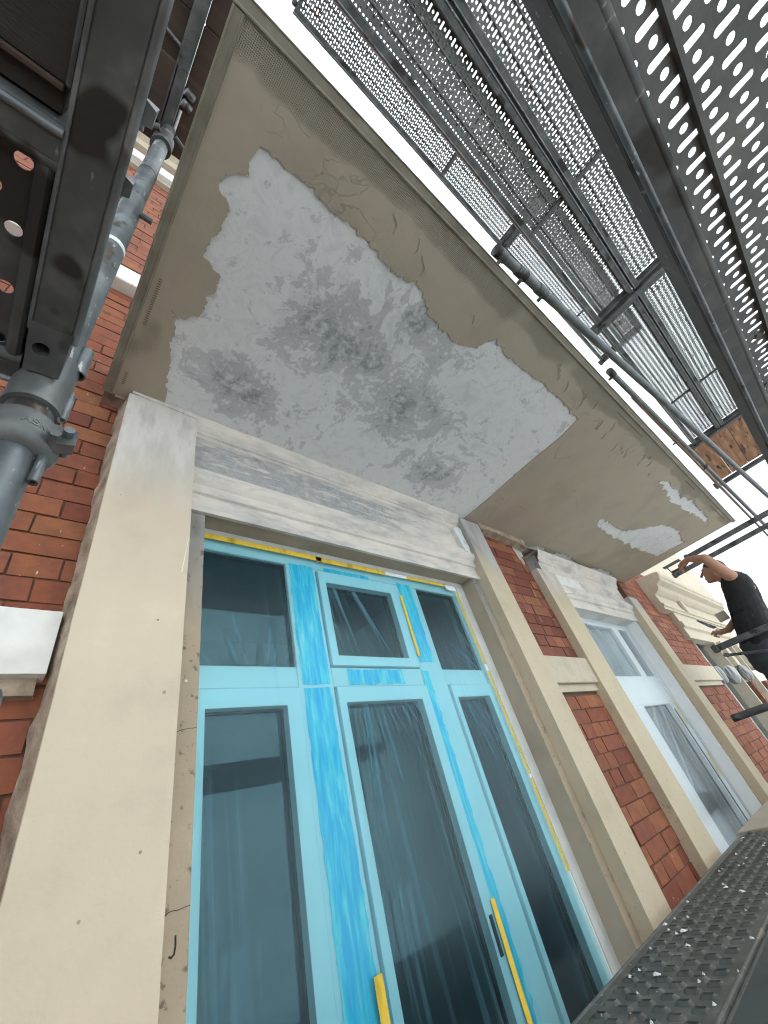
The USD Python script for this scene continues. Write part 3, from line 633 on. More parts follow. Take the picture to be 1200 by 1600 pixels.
# window two
w2 = house.part('window', extr(sg.box(3.345, ZB, 4.80, 1.09).difference(sg.box(3.40, ZB + .05, 4.75, 1.06)), 'y', YF - .004, .24), mat_upvc, label='white framed window masked with clear film, right of the first')
rail(w2, 3.40, 4.749, 1.0, 1.059); rail(w2, 3.40, 4.749, .30, .535, name='transom')
rail(w2, 4.372, 4.50, .536, .999, name='mullion')
rail(w2, 4.70, 4.749, .536, .999)
for x0, x1 in ((3.40, 4.371), (4.501, 4.699)):
    house.part('pane', grid(1, 1, lambda u, t: np.stack([x0 + u * (x1 - x0), u * 0 + YG, .536 + t * .463], 1)), mat_glass, parent=w2)
sash(w2, 3.68, 4.74, ZB + .05, .297, .25, wt=.01, wr=.17)
rail(w2, 3.40, 3.678, ZB + .05, .299)
house.part('seal_line', box(4.741, 4.7485, YF - .013, YF - .005, ZB + .05, .29), mat_gap, parent=w2)
house.part('door_trim', box(4.60, 4.613, YF - .019, YF - .012, ZB + .05, .24), mat_gap, parent=w2)
house.part('reveal_side', box(4.79, 4.7985, .052, .166, -1.6, 1.06), mat_upvc, parent=w2, label='white masked reveal')
house.part('reveal_head', box(3.345, 4.79, .06, .166, 1.061, 1.10), mat_white_paint, parent=w2)

# neighbouring bay: projecting stone window surround with cornice
P = np.array([(.1, 1.30), (-.03, 1.30), (-.03, 1.33), (-.05, 1.34), (-.05, 1.37), (-.03, 1.38), (-.03, 1.50), (-.06, 1.51), (-.10, 1.54), (-.12, 1.57), (-.12, 1.60), (-.19, 1.63), (-.19, 1.66), (-.21, 1.68), (-.215, 1.73), (-.16, 1.745), (.1, 1.78)])
corn = house.part('window_cornice', extr(sg.Polygon(P), 'x', 6.0, 9.5), mat_cream)
house.part('architrave', extr(sg.Polygon([(.1, .95), (.0, .95), (-.0, 1.08), (-.03, 1.10), (-.03, 1.16), (-.01, 1.17), (-.01, 1.299), (.1, 1.299)]), 'x', 6.35, 9.5), mat_cream)
house.part('bracket', box(6.9, 7.0, -.08, -.031, 1.34, 1.50, bev=.01), mat_cream)
for x0 in (6.63, 7.72):
    fw = house.part('window', box(x0, x0 + .10, .07, .2, -1.5, .948), mat_pvc, label='window jamb wrapped in crumpled plastic')
    house.part('pane', grid(1, 1, lambda u, t: np.stack([x0 + .1 + u * .75, u * 0 + .15, -1.5 + t * 2.45], 1)), mat_glass, parent=fw)
    house.part('reveal_side', box(x0 + .85, x0 + .93, -.0, .3, -1.5, .949), mat_cream, parent=fw)
brick_field(7.57, 7.72, -1.5, .39, -.05, 'brick_panel', mat_brick, (7.6, 0, 0), limit=8, seed=31)
brick_field(8.66, 9.3, -1.5, .39, -.05, 'brick_panel', mat_brick, (8.7, 0, 0), limit=8, seed=32)
house.part('back_wall', box(6.62, 12, .5, .6, -1.6, 2.0), mat_interior)
for x0, x1 in ((7.56, 7.75), (8.65, 9.4)):
    house.part('pier', box(x0, x1, -.06, .3, .60, .949), mat_cream)
# crumpled plastic bundled at the band between the windows
for i, (x, y, z, r, h) in enumerate(((6.60, .03, .40, .07, .20), (7.0, .0, .38, .11, .22), (7.66, -.05, .40, .09, .2))):
    def wrap(u, w):
        a = u * 2 * math.pi; q = np.c_[np.cos(a) * 2.4, np.sin(a) * 2.4, w * 1.3 + i]
        fold = np.abs(meshkit.noise(np.c_[np.cos(a) * 5, np.sin(a) * 5, w * 1.5 + i * 3], 7) - .5) * 2
        rr = r * (1 + .25 * (meshkit.noise(q, 4) - .5) - .22 * fold) * np.sin(np.clip(w, .02, .98) * math.pi) ** .28
        return np.stack([x + 1.4 * rr * np.cos(a), y + .7 * rr * np.sin(a), z + w * h], 1)
    single('plastic_bundle', grid(70, 30, wrap), mat_pvc, ['small crumpled clear plastic wrapping at the string course left of its neighbours', 'widest crumpled clear plastic wrapping at the string course near the worker', 'farthest crumpled clear plastic wrapping at the string course'][i], 'plastic wrapping', smooth=True)

# ------------------------------------------------------------------ masking film and tape on the windows
def creases(x, z, seed=0, fans=(), mask=False):
    """pulled film: bundles of fine folds running from the points where it is taped, and long soft folds down the sheet"""
    h = np.zeros_like(x); wm = np.zeros_like(x)
    for i, (ax, az, x0, x1, z0, z1, fr, near, far, amp) in enumerate(fans):
        dx, dz = x - ax, z - az
        r = np.hypot(dx, dz) + 1e-4; th = np.arctan2(dx, np.abs(dz) + 1e-5)
        n1 = meshkit.noise(np.c_[th * fr * .30 + i * 7, r * 1.1, r * 0 + seed], 5); n2 = meshkit.noise(np.c_[th * fr * .08 + i * 3, r * .8, r * 0 + seed], 9)
        inside = np.clip((x - x0) / .02, 0, 1) * np.clip((x1 - x) / .02, 0, 1) * np.clip((z - z0) / .03, 0, 1) * np.clip((z1 - z) / .02, 0, 1)
        tail = near + (far - near) * meshkit.noise(np.c_[th * fr * .5 + i, r * 0 + 2, r * 0 + seed], 6)
        m = inside * np.clip((tail - r) / .10, 0, 1) * np.clip((n2 - .22) * 3, 0, 1)
        rd = np.clip((n1 - .46) * 3.4, 0, 1) ** 1.3
        h += amp * rd * m; wm += rd * m
    if mask:  # whiteness mask: painted light streaks along the folds
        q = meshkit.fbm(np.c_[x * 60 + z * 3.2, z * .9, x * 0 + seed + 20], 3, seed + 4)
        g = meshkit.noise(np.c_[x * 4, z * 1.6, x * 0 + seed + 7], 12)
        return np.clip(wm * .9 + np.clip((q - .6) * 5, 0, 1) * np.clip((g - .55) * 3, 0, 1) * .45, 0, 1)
    p = np.c_[x * 30 + z * 2.4, z * .45, x * 0 + seed]
    h += .0018 * (meshkit.fbm(p, 3, seed) - .5) * meshkit.noise(np.c_[x * 3, z * 1.3, x * 0 + seed], 8)
    h += .004 * (meshkit.fbm(np.c_[x * 4, z * .8, x * 0], 2, seed + 2) - .5)
    return h


AN = [(.66, .36, .45, .80, .56, .84, 90, .22, .44, .003), (.86, .70, .44, .74, .22, .42, 90, .30, .46, .003), (.92, 1.45, 1.0, 1.39, .60, .94, 150, .45, .95, .004), (2.06, .42, 1.64, 1.94, .56, .92, 110, .2, .52, .004),
      (1.12, .80, .99, 1.40, -.35, .42, 150, .3, 1.0, .004), (1.16, .95, .99, 1.25, -1.1, -.12, 170, 1.0, 1.6, .004), (1.60, .75, 1.65, 1.90, -.4, .41, 120, .3, .95, .004), (1.72, 1.2, 1.64, 1.9, -1.0, -.35, 150, 1.5, 1.9, .003), (.60, 1.6, .44, .74, -1.1, -.1, 200, 1.6, 2.3, .002)]


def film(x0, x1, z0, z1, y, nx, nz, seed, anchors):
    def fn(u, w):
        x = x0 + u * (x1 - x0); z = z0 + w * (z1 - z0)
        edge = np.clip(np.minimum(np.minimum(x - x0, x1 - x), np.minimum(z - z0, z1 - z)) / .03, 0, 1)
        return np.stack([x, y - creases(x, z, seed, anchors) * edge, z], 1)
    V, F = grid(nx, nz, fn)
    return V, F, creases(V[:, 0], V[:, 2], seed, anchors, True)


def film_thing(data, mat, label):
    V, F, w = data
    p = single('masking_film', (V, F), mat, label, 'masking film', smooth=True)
    UsdGeom.PrimvarsAPI(stage.GetPrimAtPath(p)).CreatePrimvar('crease_highlight', Sdf.ValueTypeNames.FloatArray, 'vertex').Set(Vt.FloatArray.FromNumpy(w.astype(np.float32)))


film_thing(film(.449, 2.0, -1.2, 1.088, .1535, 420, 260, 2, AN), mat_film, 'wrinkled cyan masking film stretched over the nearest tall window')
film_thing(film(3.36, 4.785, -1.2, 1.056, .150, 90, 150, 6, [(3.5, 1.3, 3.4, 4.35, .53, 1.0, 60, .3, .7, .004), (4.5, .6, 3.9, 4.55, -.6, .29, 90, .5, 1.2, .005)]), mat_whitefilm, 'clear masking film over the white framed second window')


def strip(x0, x1, z0, z1, y, seed, amp=.004, th=.0006):
    k = (1.15 + y) / 1.32
    x0, x1, z0, z1 = x0 * k, x1 * k, z0 * k, z1 * k
    q = rough_line([(x0, z0), (x1, z0), (x1, z1), (x0, z1)], .008, amp, 30, seed)
    return extr(sg.Polygon(q).buffer(0), 'y', y - th, y)


yb = YF - .0152
FL = 'protective film strip'
for (x0, x1, z0, z1, lab, am, yy) in [
    (.835, .958, .50, 1.040, 'wide bright blue film strip on the left mullion beside the top lights', .006, YF - .0015),
    (.838, .955, ZB + .06, .488, 'long bright blue film strip on the left mullion beside the lower casements', .008, YF - .0015),
    (1.497, 1.60, .60, 1.045, 'bright blue film strip on the right mullion beside the top lights', .008, YF - .0015),
    (1.487, 1.535, ZB + .06, .56, 'narrow long blue film strip down the right mullion', .012, YF - .0015),
    (1.05, 1.36, .497, .560, 'blue film patch on the middle of the transom', .012, YF - .0015),
    (1.02, 1.30, 1.024, 1.050, 'blue film strip on the frame head over the middle top light', .004, YF - .0015)]:
    single('protective_film', strip(x0, x1, z0, z1, yy, int(x0 * 100), am), mat_blue, lab, FL)
yt = .1500
for (x0, x1, z0, z1, m, lab) in [
    (.455, 1.02, 1.086, 1.112, 0, 'yellow masking tape along the frame head over the left light'),
    (.99, 1.435, 1.083, 1.109, 0, 'yellow masking tape along the frame head over the middle light'),
    (1.436, 1.60, 1.086, 1.108, 1, 'white tape piece in the gap between yellow tapes on the frame head'),
    (1.60, 1.93, 1.087, 1.108, 0, 'yellow masking tape along the frame head over the right light'),
    (1.935, 2.03, 1.07, 1.104, 1, 'white tape corner at the top right of the cyan masked window'),
    (2.017, 2.035, .60, 1.062, 0, 'yellow masking tape down the right post beside the top light'),
    (2.016, 2.036, .562, .598, 1, 'short white tape piece on the right post beside the transom'),
    (2.017, 2.033, .06, .56, 0, 'yellow masking tape down the right post beside the upper casement'),
    (2.018, 2.036, .045, .06, 1, 'tiny white tape piece on the right post below the transom'),
    (2.015, 2.032, -.30, .044, 0, 'yellow masking tape down the right post above the walkway'),
    (2.026, 2.031, -.75, -.30, 1, 'thin white tape line at the foot of the right post'),
    (1.496, 1.514, .63, .97, 0, 'yellow masking tape upright beside the middle top light'),
    (1.486, 1.510, -.9, -.255, 0, 'yellow masking tape low on the right mullion'),
    (.945, .975, -.9, -.275, 0, 'yellow masking tape low on the left mullion')]:
    single('masking_tape', strip(x0, x1, z0, z1, yt if x0 > 1.9 or z0 > 1.06 else .1515, int(1000 * x0), .0018, .0008), mat_whitetape if m else mat_tape, lab, 'masking tape')
single('masking_tape', strip(4.752, 4.772, .10, .33, .145, 5, .004), mat_tape, 'yellow masking tape piece high on the white reveal of the second window', 'masking tape')
single('masking_tape', strip(4.750, 4.774, -.30, -.13, .145, 6, .004), mat_tape, 'yellow masking tape piece low on the white reveal of the second window', 'masking tape')

# ------------------------------------------------------------------ scaffold decks of perforated steel
PX, PY = .0388, .0345


def cell(kind, swap, lip=0.0, t=.0018):
    """one unit of the sheet: a slot across and a round hole, real openings"""
    def loop(cx, cy, r, a, n):
        q = np.linspace(0, 2 * math.pi, n, endpoint=False)
        s = np.sin(q); return np.c_[cx + r * np.cos(q), cy + r * s + np.where(s >= 0, a, -a)]
    xs, xh = (.25, .75) if swap else (.75, .25)
    shapes = []
    lw = .0035
    if kind == 'bump':
        lw = .0095
        shapes.append(((xs * PX, PY / 2), .0062, .0105, 18))
    elif kind == 'slot':
        shapes.append(((xs * PX, PY / 2), .0053, .0098, 14)); shapes.append(((xh * PX, PY / 2), .0060, 0.0, 12))
    else:
        shapes.append(((xs * PX, PY / 2), .0075, 0.0, 14))
    outer = sg.box(0, 0, PX, PY)
    parts = []; flat = outer
    for (cx, cy), r, a, n in shapes:
        lo = loop(cx, cy, r, a, n)
        if lip:
            lb = loop(cx, cy, r + lw, a, n)
            parts.append((np.vstack([np.c_[lo, np.full(n, lip)], np.c_[lb, np.zeros(n)]]), np.array([(i, (i + 1) % n + 0, n + (i + 1) % n) for i in range(n)] + [(i, n + (i + 1) % n, n + i) for i in range(n)])[:, ::-1]))
            parts.append((np.vstack([np.c_[lo, np.full(n, lip)], np.c_[lo, np.full(n, -t)]]), np.array([(i, n + i, n + (i + 1) % n) for i in range(n)] + [(i, n + (i + 1) % n, (i + 1) % n) for i in range(n)])[:, ::-1]))
            flat = flat.difference(sg.Polygon(lb))
        else:
            flat = flat.difference(sg.Polygon(lo))
    if lip:
        v, f = trimesh.creation.triangulate_polygon(flat, engine='earcut')
        parts.append((np.c_[v, np.zeros(len(v))], f))
    else:
        m = trimesh.creation.extrude_polygon(flat, t, engine='earcut')
        v, f = np.array(m.vertices), np.array(m.faces)
        e = 1e-6
        on = np.c_[v[:, 0] < e, v[:, 0] > PX - e, v[:, 1] < e, v[:, 1] > PY - e]
        f = f[~on[f].all(1).any(1)]
        parts.append((v, f))
    return join(parts)


def plate(x0, x1, y0, y1, z, kind='slot', lip=0.0):
    nx, ny = int(round((x1 - x0) / PX)), int(round((y1 - y0) / PY))
    sx, sy = (x1 - x0) / (nx * PX), (y1 - y0) / (ny * PY)
    ca, cb = cell(kind, False, lip), cell(kind, True, lip)
    out = []
    for (v, f), par in ((ca, 0), (cb, 1)):
        js = [j for j in range(ny) if j % 2 == par]
        off = np.array([(i * PX, j * PY, 0) for i in range(nx) for j in js])
        V = (v[None] + off[:, None]).reshape(-1, 3)
        Fc = (f[None] + (np.arange(len(off)) * len(v))[:, None, None]).reshape(-1, 3)
        out.append((V, Fc))
    V, Fc = join(out)
    V = V * (sx, sy, 1) + (x0, y0, z)
    V[:, 2] += .004 * (meshkit.fbm(np.c_[V[:, 0] * 5, V[:, 1] * 7, V[:, 0] * 0], 2, 6) - .5)
    return V, Fc


def deck_thing(label, x0, y0, z, L_, W, kind='slot', lip=0.0, matp=None, group=None, ribs=True, matr=None, dz=.055, ex=.03):  # ribs run between the rows of holes
    """z is the underside of the rails; the walking sheet lies 55 mm above"""
    T = Thing('scaffold_deck', label, 'scaffold deck', (x0, y0, z), group)
    matp = matp or mat_deck; matr = matr or mat_dark_steel
    T.part('perforated_sheet', plate(x0 + ex, x0 + L_ - ex, y0 + .034, y0 + W - .034, z + dz, kind, lip), matp)
    for s in (0, 1):
        ya, sg_ = (y0, 1) if s == 0 else (y0 + W, -1)
        shapes = [sg.box(min(ya, ya + sg_ * .003), z + .008, max(ya, ya + sg_ * .003), z + .056), sg.Point(ya + sg_ * .007, z + .008).buffer(.0065, 8), sg.box(min(ya + sg_ * .008, ya + sg_ * .03), z + .002, max(ya + sg_ * .008, ya + sg_ * .03), z + .006),
                  sg.Point(ya + sg_ * .034, z + .010).buffer(.008, 8), sg.box(min(ya, ya + sg_ * .036), z + .053, max(ya, ya + sg_ * .036), z + .0585), sg.Point(ya + sg_ * .006, z + .056).buffer(.006, 8)]
        T.part('side_rail', extr(so.unary_union(shapes).buffer(.0004), 'x', x0, x0 + L_), matr, smooth=35)
    for s in (0, 1):
        ye = y0 + .006 if s == 0 else y0 + W - .006
        T.part('rail_lip', tube((x0, ye, z + .0015), (x0 + L_, ye, z + .0015), .0042, 10), mat_tube if matr is mat_dark_steel else matr, smooth=40)  # lighter steel puts the highlight line of the rail into the colour
    if not lip and kind == 'slot':
        rr_ = np.random.default_rng(5); cl_ = []
        for _ in range(40):
            a_ = np.linspace(0, 2 * math.pi, 9, endpoint=False); q_ = np.c_[np.cos(a_), np.sin(a_)] * (rr_.uniform(.004, .011) * rr_.uniform(.6, 1.3, 9))[:, None] + (rr_.uniform(x0 + .05, x0 + L_ - .05), rr_.uniform(y0 + .04, y0 + W - .04))
            cl_.append(extr(sg.Polygon(q_).buffer(0), 'z', z + dz - .003, z + dz + .006))
        T.part('mortar_droppings', join(cl_), mat_lowdeck, kind='stuff')
    for s in (0, 1):
        xe = x0 + .002 if s == 0 else x0 + L_ - ex
        T.part('end_plate', box(xe, xe + ex - .002, y0 + .005, y0 + W - .005, z + .004, z + .052, bev=.004), matr)
        for yy in (y0 + .05, y0 + W - .05):
            xa = x0 - .03 if s == 0 else x0 + L_ - .004
            T.part('hook', box(xa, xa + .034, yy - .018, yy + .018, z + .018, z + .062, bev=.008), matr)
    if ribs:
        for k in range(1, 3):
            yy = y0 + .034 + (W - .068) / 7 * (2 if k == 1 else 5)
            q = sg.Polygon([(yy - .005, z + .0545), (yy - .003, z + .046), (yy + .003, z + .046), (yy + .005, z + .0545)])
            T.part('stiffener_rib', extr(q, 'x', x0 + .03, x0 + L_ - .03), matp)
    for xx in ((x0 + L_ * .62,) if ribs else ()):
        T.part('cross_rib', box(xx - .012, xx + .012, y0 + .034, y0 + W - .034, z + .036, z + .0535, bev=.003), matr)
    return T


W = .300
g2 = 'perforated steel decks of the lift above the balcony'
near = deck_thing('big near perforated steel deck crossing the top right corner overhead', .0, -1.345 - W, .545, 2.55, W, group=None)
near.copy((.0, -1.655 - W, .545), 'outer perforated steel deck beside the big near one at the top right')
up = deck_thing('perforated deck seen doubled through a second one, above the balcony edge', .20, -1.762, 2.545, 2.53, W)
up.copy((.20, -2.07, 2.545), 'outer perforated deck of the lift above, left of the big near deck')
up.copy((2.80, -1.762, 2.545), 'far perforated deck beyond the dark cross beam, next to the balcony edge')
up.copy((2.80, -2.07, 2.545), 'far outer perforated deck beyond the dark cross beam, ending at the planks')
up.copy((.36, -1.772, 4.545), 'narrow bright band of high perforated deck next to the sky gap')
up.copy((.36, -2.10, 4.545), 'highest outer perforated deck, showing only through the holes of the one below')
up.copy((2.96, -1.772, 4.545), 'high perforated deck continuing behind the tube along the balcony edge')
up.copy((2.96, -2.10, 4.545), 'farthest high outer perforated deck, showing through the lower deck holes')

# the lift the painter stands on, seen from above at the bottom right
PXs, PYs = PX, PY
PX, PY = .068, .052
low = deck_thing('worn perforated steel walkway with plaster splashes at the bottom right', .90, -.458, -.555, 2.60, .375, kind='bump', lip=.0075, matp=mat_lowdeck, ribs=False, matr=mat_lowdeck)
PX, PY = PXs, PYs
for i in range(46):
    x, y = rng.uniform(1.3, 3.4), rng.uniform(-.45, -.09); r = rng.uniform(.003, .007) * (2.0 if rng.random() < .2 else 1)
    a = np.linspace(0, 2 * math.pi, 11, endpoint=False); rr = r * rng.uniform(.55, 1.3, 11)
    v = np.vstack([[(x, y, -.489)], np.c_[x + rr * np.cos(a), y + rr * 1.1 * np.sin(a), np.full(11, -.4955)]])
    low.part('plaster_splash', (v, np.array([(0, 1 + k, 1 + (k + 1) % 11) for k in range(11)])), mat_splat)
B = Thing('plywood_board', 'dusty pale board lying beyond the end of the perforated walkway', 'board', (3.53, -.43, -.5))
B.part('plank', box(3.53, 6.1, -.455, -.06, -.53, -.49, bev=.004), mat_reveal)
B = Thing('plywood_board', 'smooth dark grey green board beside the walkway in the bottom right corner', 'board', (.6, -.84, -.5))
B.part('panel', box(.5, 3.5, -.86, -.476, -.525, -.497, bev=.004), mat_greenboard)
B.part('edge_strip', box(.5, 3.5, -.4755, -.463, -.53, -.499, bev=.003), mat_lowdeck)
B = Thing('plywood_board', 'dark board under the worker at the right edge', 'board', (3.55, -.84, -.5))
B.part('panel', box(3.55, 6.3, -1.2, -.465, -.53, -.49, bev=.004), mat_greenboard)

B = Thing('plank_deck', 'unseen scaffold boards under the photographer, added to darken the lower house front', 'planks', (1.8, -1.3, -1.5))  # out of view, added to block light from the lower front
for k in range(7):
    B.part('plank', box(-2.7, 6.3, -2.12 + k * .228, -1.897 + k * .228, -1.5, -1.462, bev=.004), mat_wood)

for k in range(2):
    T = Thing('toe_board', ['timber toe board along the outer edge of the lift', 'timber guard board above the toe board of the lift'][k], 'board', (1.8, -2.16, -1.46 + k * .36))
    T.part('plank', box(-2.7, 6.3, -2.17, -2.135, -1.46 + k * .36, -1.24 + k * .36, bev=.004), mat_wood)

# decks on the left of the transom
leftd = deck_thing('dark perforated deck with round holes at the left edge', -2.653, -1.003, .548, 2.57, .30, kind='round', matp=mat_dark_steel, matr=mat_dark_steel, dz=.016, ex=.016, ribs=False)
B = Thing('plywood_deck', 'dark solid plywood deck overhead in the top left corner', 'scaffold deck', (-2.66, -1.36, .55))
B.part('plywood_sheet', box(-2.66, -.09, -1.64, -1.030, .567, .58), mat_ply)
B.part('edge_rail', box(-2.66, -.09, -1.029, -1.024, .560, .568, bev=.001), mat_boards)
B.part('edge_board', box(-2.66, -.09, -1.029, -1.006, .5685, .66), mat_ply)  # added dark blocker, blacks out the bright gap beside the perforated deck
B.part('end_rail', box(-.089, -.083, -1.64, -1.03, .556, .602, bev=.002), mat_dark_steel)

# ------------------------------------------------------------------ scaffold standard, transoms, ledgers, couplers
SX, SY = -.058, -.71
S = Thing('scaffold_standard', 'galvanised upright scaffold tube beside the left pilaster with a cast collar', 'scaffold tube', (SX, SY, -6))
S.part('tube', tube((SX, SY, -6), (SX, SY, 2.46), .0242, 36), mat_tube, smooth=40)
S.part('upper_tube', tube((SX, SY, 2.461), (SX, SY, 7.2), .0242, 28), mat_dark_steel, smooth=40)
for z in (1.06, 1.72):
    S.part('weld_ring', tube((SX, SY, z), (SX, SY, z + .018), .0252, 36), mat_splat if z < 1.5 else mat_tube, smooth=40)
q = np.array([(.0245, .418), (.036, .424), (.041, .436), (.041, .450), (.036, .466), (.030, .474), (.0245, .476), (.0245, .418)])
t = np.linspace(0, 2 * math.pi, 40, endpoint=False)
V = np.concatenate([np.c_[SX + r * np.cos(t), SY + r * np.sin(t), np.full(40, z)] for r, z in q[:-1]]); n = 40; k = len(q) - 1
F = np.array([(a * n + i, a * n + (i + 1) % n, ((a + 1) % k) * n + (i + 1) % n, ((a + 1) % k) * n + i) for a in range(k) for i in range(n)])
col = S.part('collar', (V, F), mat_steel, smooth=40, label='cast steel collar clamped round the tube')
fx = m3.Manifold.hull_points(np.array([(SX + .02 + .032 * a, SY - .026 + .016 * b - .008 * a, .428 + (.036 - .012 * a) * e) for a in (0, 1) for b in (0, 1) for e in (0, 1)]))
S.part('flange', fx, mat_steel, parent=col)
S.part('bolt', tube((SX + .043, SY - .042, .443), (SX + .043, SY + .0, .443), .0055, 12), mat_tube, parent=col, smooth=40)
S.part('bolt', tube((SX + .032, SY - .042, .432), (SX + .032, SY - .026, .432), .006, 6), mat_steel, parent=col)
ct = meshkit.text_mesh('ASMA', .009, .0012, True); v = ct.vertices - [ct.bounds[1][0] / 2, 0, 0]
ang = v[:, 0] / .0415 - math.pi / 2 + .45
S.part('cast_letters', (np.c_[SX + (.0405 + v[:, 2]) * np.cos(ang), SY + (.0405 + v[:, 2]) * np.sin(ang), .438 + v[:, 1]], ct.faces), mat_steel, parent=col)
ring = [sg.Point(0, 0).buffer(.0075).difference(sg.Point(0, 0).buffer(.006)), sg.Point(0, 0).buffer(.0035).difference(sg.Point(0, 0).buffer(.0022))]
# hollow pin ends hanging beside the tube
for (dx, dy, za, zb, r, lab) in ((.031, -.006, .495, .55, .0048, None), (.028, -.012, .378, .418, .0052, None), (.029, -.004, .60, .665, .0088, None)):
    S.part('pin', tube((SX + dx, SY + dy, zb), (SX + dx, SY + dy, za), r, 18, wall=.0022, cap=False), mat_tube, smooth=40)
# clamp high on the tube
cl = S.part('clamp', tube((SX, SY, 2.15), (SX, SY, 2.30), .036, 28), mat_dark_steel, smooth=40, label='black clamp round the top of the galvanised tube')
S.part('bolt', tube((SX - .06, SY - .03, 2.2), (SX - .02, SY - .045, 2.2), .012, 10), mat_dark_steel, parent=cl)
S.part('bolt', tube((SX + .03, SY - .05, 2.2), (SX + .075, SY - .03, 2.2), .010, 10), mat_dark_steel, parent=cl)
S.part('bolt', tube((SX + .022, SY - .02, 1.30), (SX + .05, SY - .02, 1.30), .008, 10), mat_dark_steel)
for z in (.15, -1.6):
    S.part('rosette', tube((SX, SY, z), (SX, SY, z + .009), .061, 24), mat_steel, smooth=40)

T = Thing('scaffold_transom', 'dark steel transom running overhead at the left from the upright tube', 'scaffold beam', (-.06, -1.0, .55))
tx0, tx1 = -.0805, -.0415
prof = sg.box(tx0, .55, tx1, .602).buffer(-.004).buffer(.004, 4).difference(sg.box(tx0 + .004, .556, tx1 - .004, .61))
T.part('channel', extr(prof, 'y', -1.75, -.80), mat_dark_steel)
T.part('flange_lip', tube((tx1 + .003, -1.75, .5545), (tx1 + .003, -.79, .5545), .0045, 10), mat_steel, smooth=40)
T.part('flange_lip', tube((tx0 - .001, -1.75, .5515), (tx0 - .001, -.79, .5515), .0022, 8), mat_steel, smooth=40)
endv = m3.Manifold.hull_points(np.array([(x, -.802, z) for x in (tx0 - .001, tx1 + .001) for z in (.549, .603)] + [(x, -.742, z) for x in (tx0 + .002, tx1 - .002) for z in (.538, .603)]))
hole = m3.Manifold(m3.Mesh(np.array(tube((-.066, -.752 - .02, .50), (-.066, -.752 - .02, .62), .0085, 16)[0], np.float32), np.array(tube((0, 0, 0), (0, 0, 1), 1, 16)[1], np.uint32)))
try: endv = endv - hole
except Exception: pass
T.part('wedge_head', endv, mat_dark_steel)
T.part('wedge_socket', tube((SX, SY, .497), (SX, SY, .605), .0305, 30), mat_steel, smooth=40)
for (x, y) in ((-.030, -1.052), (-.032, -.985)):
    kx = .55
    b = m3.Manifold.hull_points(np.array([(-.012, 0, 0)]) * 0 + kx * (np.array([(x - .012, y - .022, .557), (x - .012, y + .022, .557), (x + .016, y - .012, .552), (x + .016, y + .016, .560), (x + .005, y + .02, .575), (x - .012, y, .585), (x + .018, y - .015, .575)]) - (x, y, .56)) + (x - .004, y, .562))
    T.part('hook', b.refine(2), mat_tube if y < -1 else mat_steel, smooth=60)
    T.part('hook_arm', tube((x - .012, y - .02, .575), (x - .006, y + .02, .59), .004, 10), mat_steel, smooth=40)

def transom(label, x, y0, y1, z, r=.024, mat=mat_dark_steel, sq=True):
    T = Thing('scaffold_transom', label, 'scaffold beam', (x, y1, z))
    if sq:
        T.part('channel', box(x - r, x + r, y0, y1, z, z + .05, bev=.004), mat)
        T.part('lip', tube((x - r + .003, y0, z + .002), (x - r + .003, y1, z + .002), .004, 8), mat)
        T.part('lip', tube((x + r - .003, y0, z + .002), (x + r - .003, y1, z + .002), .004, 8), mat)
    else:
        T.part('tube', tube((x, y0, z), (x, y1, z), r, 20), mat, smooth=40)
    T.part('end_fitting', box(x - r * 1.3, x + r * 1.3, y1, y1 + .05, z - .01, z + .06, bev=.01), mat)
    return T


transom('upper dark transom seen edge on beside the left end of the soffit', -.075, -1.45, -.62, 2.50)
transom('dark cross beam between the two bays of decks above the balcony', 2.765, -2.08, -1.46, 2.53)
transom('dark cross beam carrying the far deck ends and the planks', 5.36, -2.08, -1.46, 2.53)
transom('dark beam under the far end of the planks', 6.80, -2.08, -1.40, 2.53)
transom('high dark cross beam at the end of the bright deck band', 2.925, -2.1, -1.48, 4.53)
transom('dark beam at the far end of the high deck band', 5.53, -2.1, -1.48, 4.53)
transom('near transom at the worker, ending in a bolted head', 4.90, -1.3, -.40, .545)
T = Thing('scaffold_brace', 'thin diagonal brace rising from the transom in front of the worker', 'scaffold tube', (4.9, -.5, .45))
T.part('tube', tube((4.9, -.42, .49), (4.75, -1.4, .20), .012, 12), mat_dark_steel, smooth=40)
T.part('tube_end', tube((4.9, -.40, .505), (4.9, -.43, .485), .018, 12), mat_dark_steel, smooth=40)
transom('dark cross beam past the far end of the soffit', 6.15, -2.3, -.60, 1.72)
transom('second dark cross beam past the far end of the soffit', 6.6, -2.3, -.30, 1.72)


def ledger(label, a, b, r=.0242, mat=mat_tube, cups=(), cat='scaffold tube', n=24):
    T = Thing('scaffold_ledger', label, cat, a)
    T.part('tube', tube(a, b, r, n), mat, smooth=40)
    a_, b_ = np.array(a, float), np.array(b, float)
    for t in cups:
        p = a_ + (b_ - a_) * t; d = (b_ - a_) / np.linalg.norm(b_ - a_)
        T.part('coupler', tube(p - d * .03, p + d * .03, r * 1.22, 18), mat_dark_steel, smooth=40)
        T.part('coupler_bolt', tube(p + np.array([0, .015, -.03]), p + np.array([.0, .04, -.03]), .008, 8), mat_dark_steel)
    return T


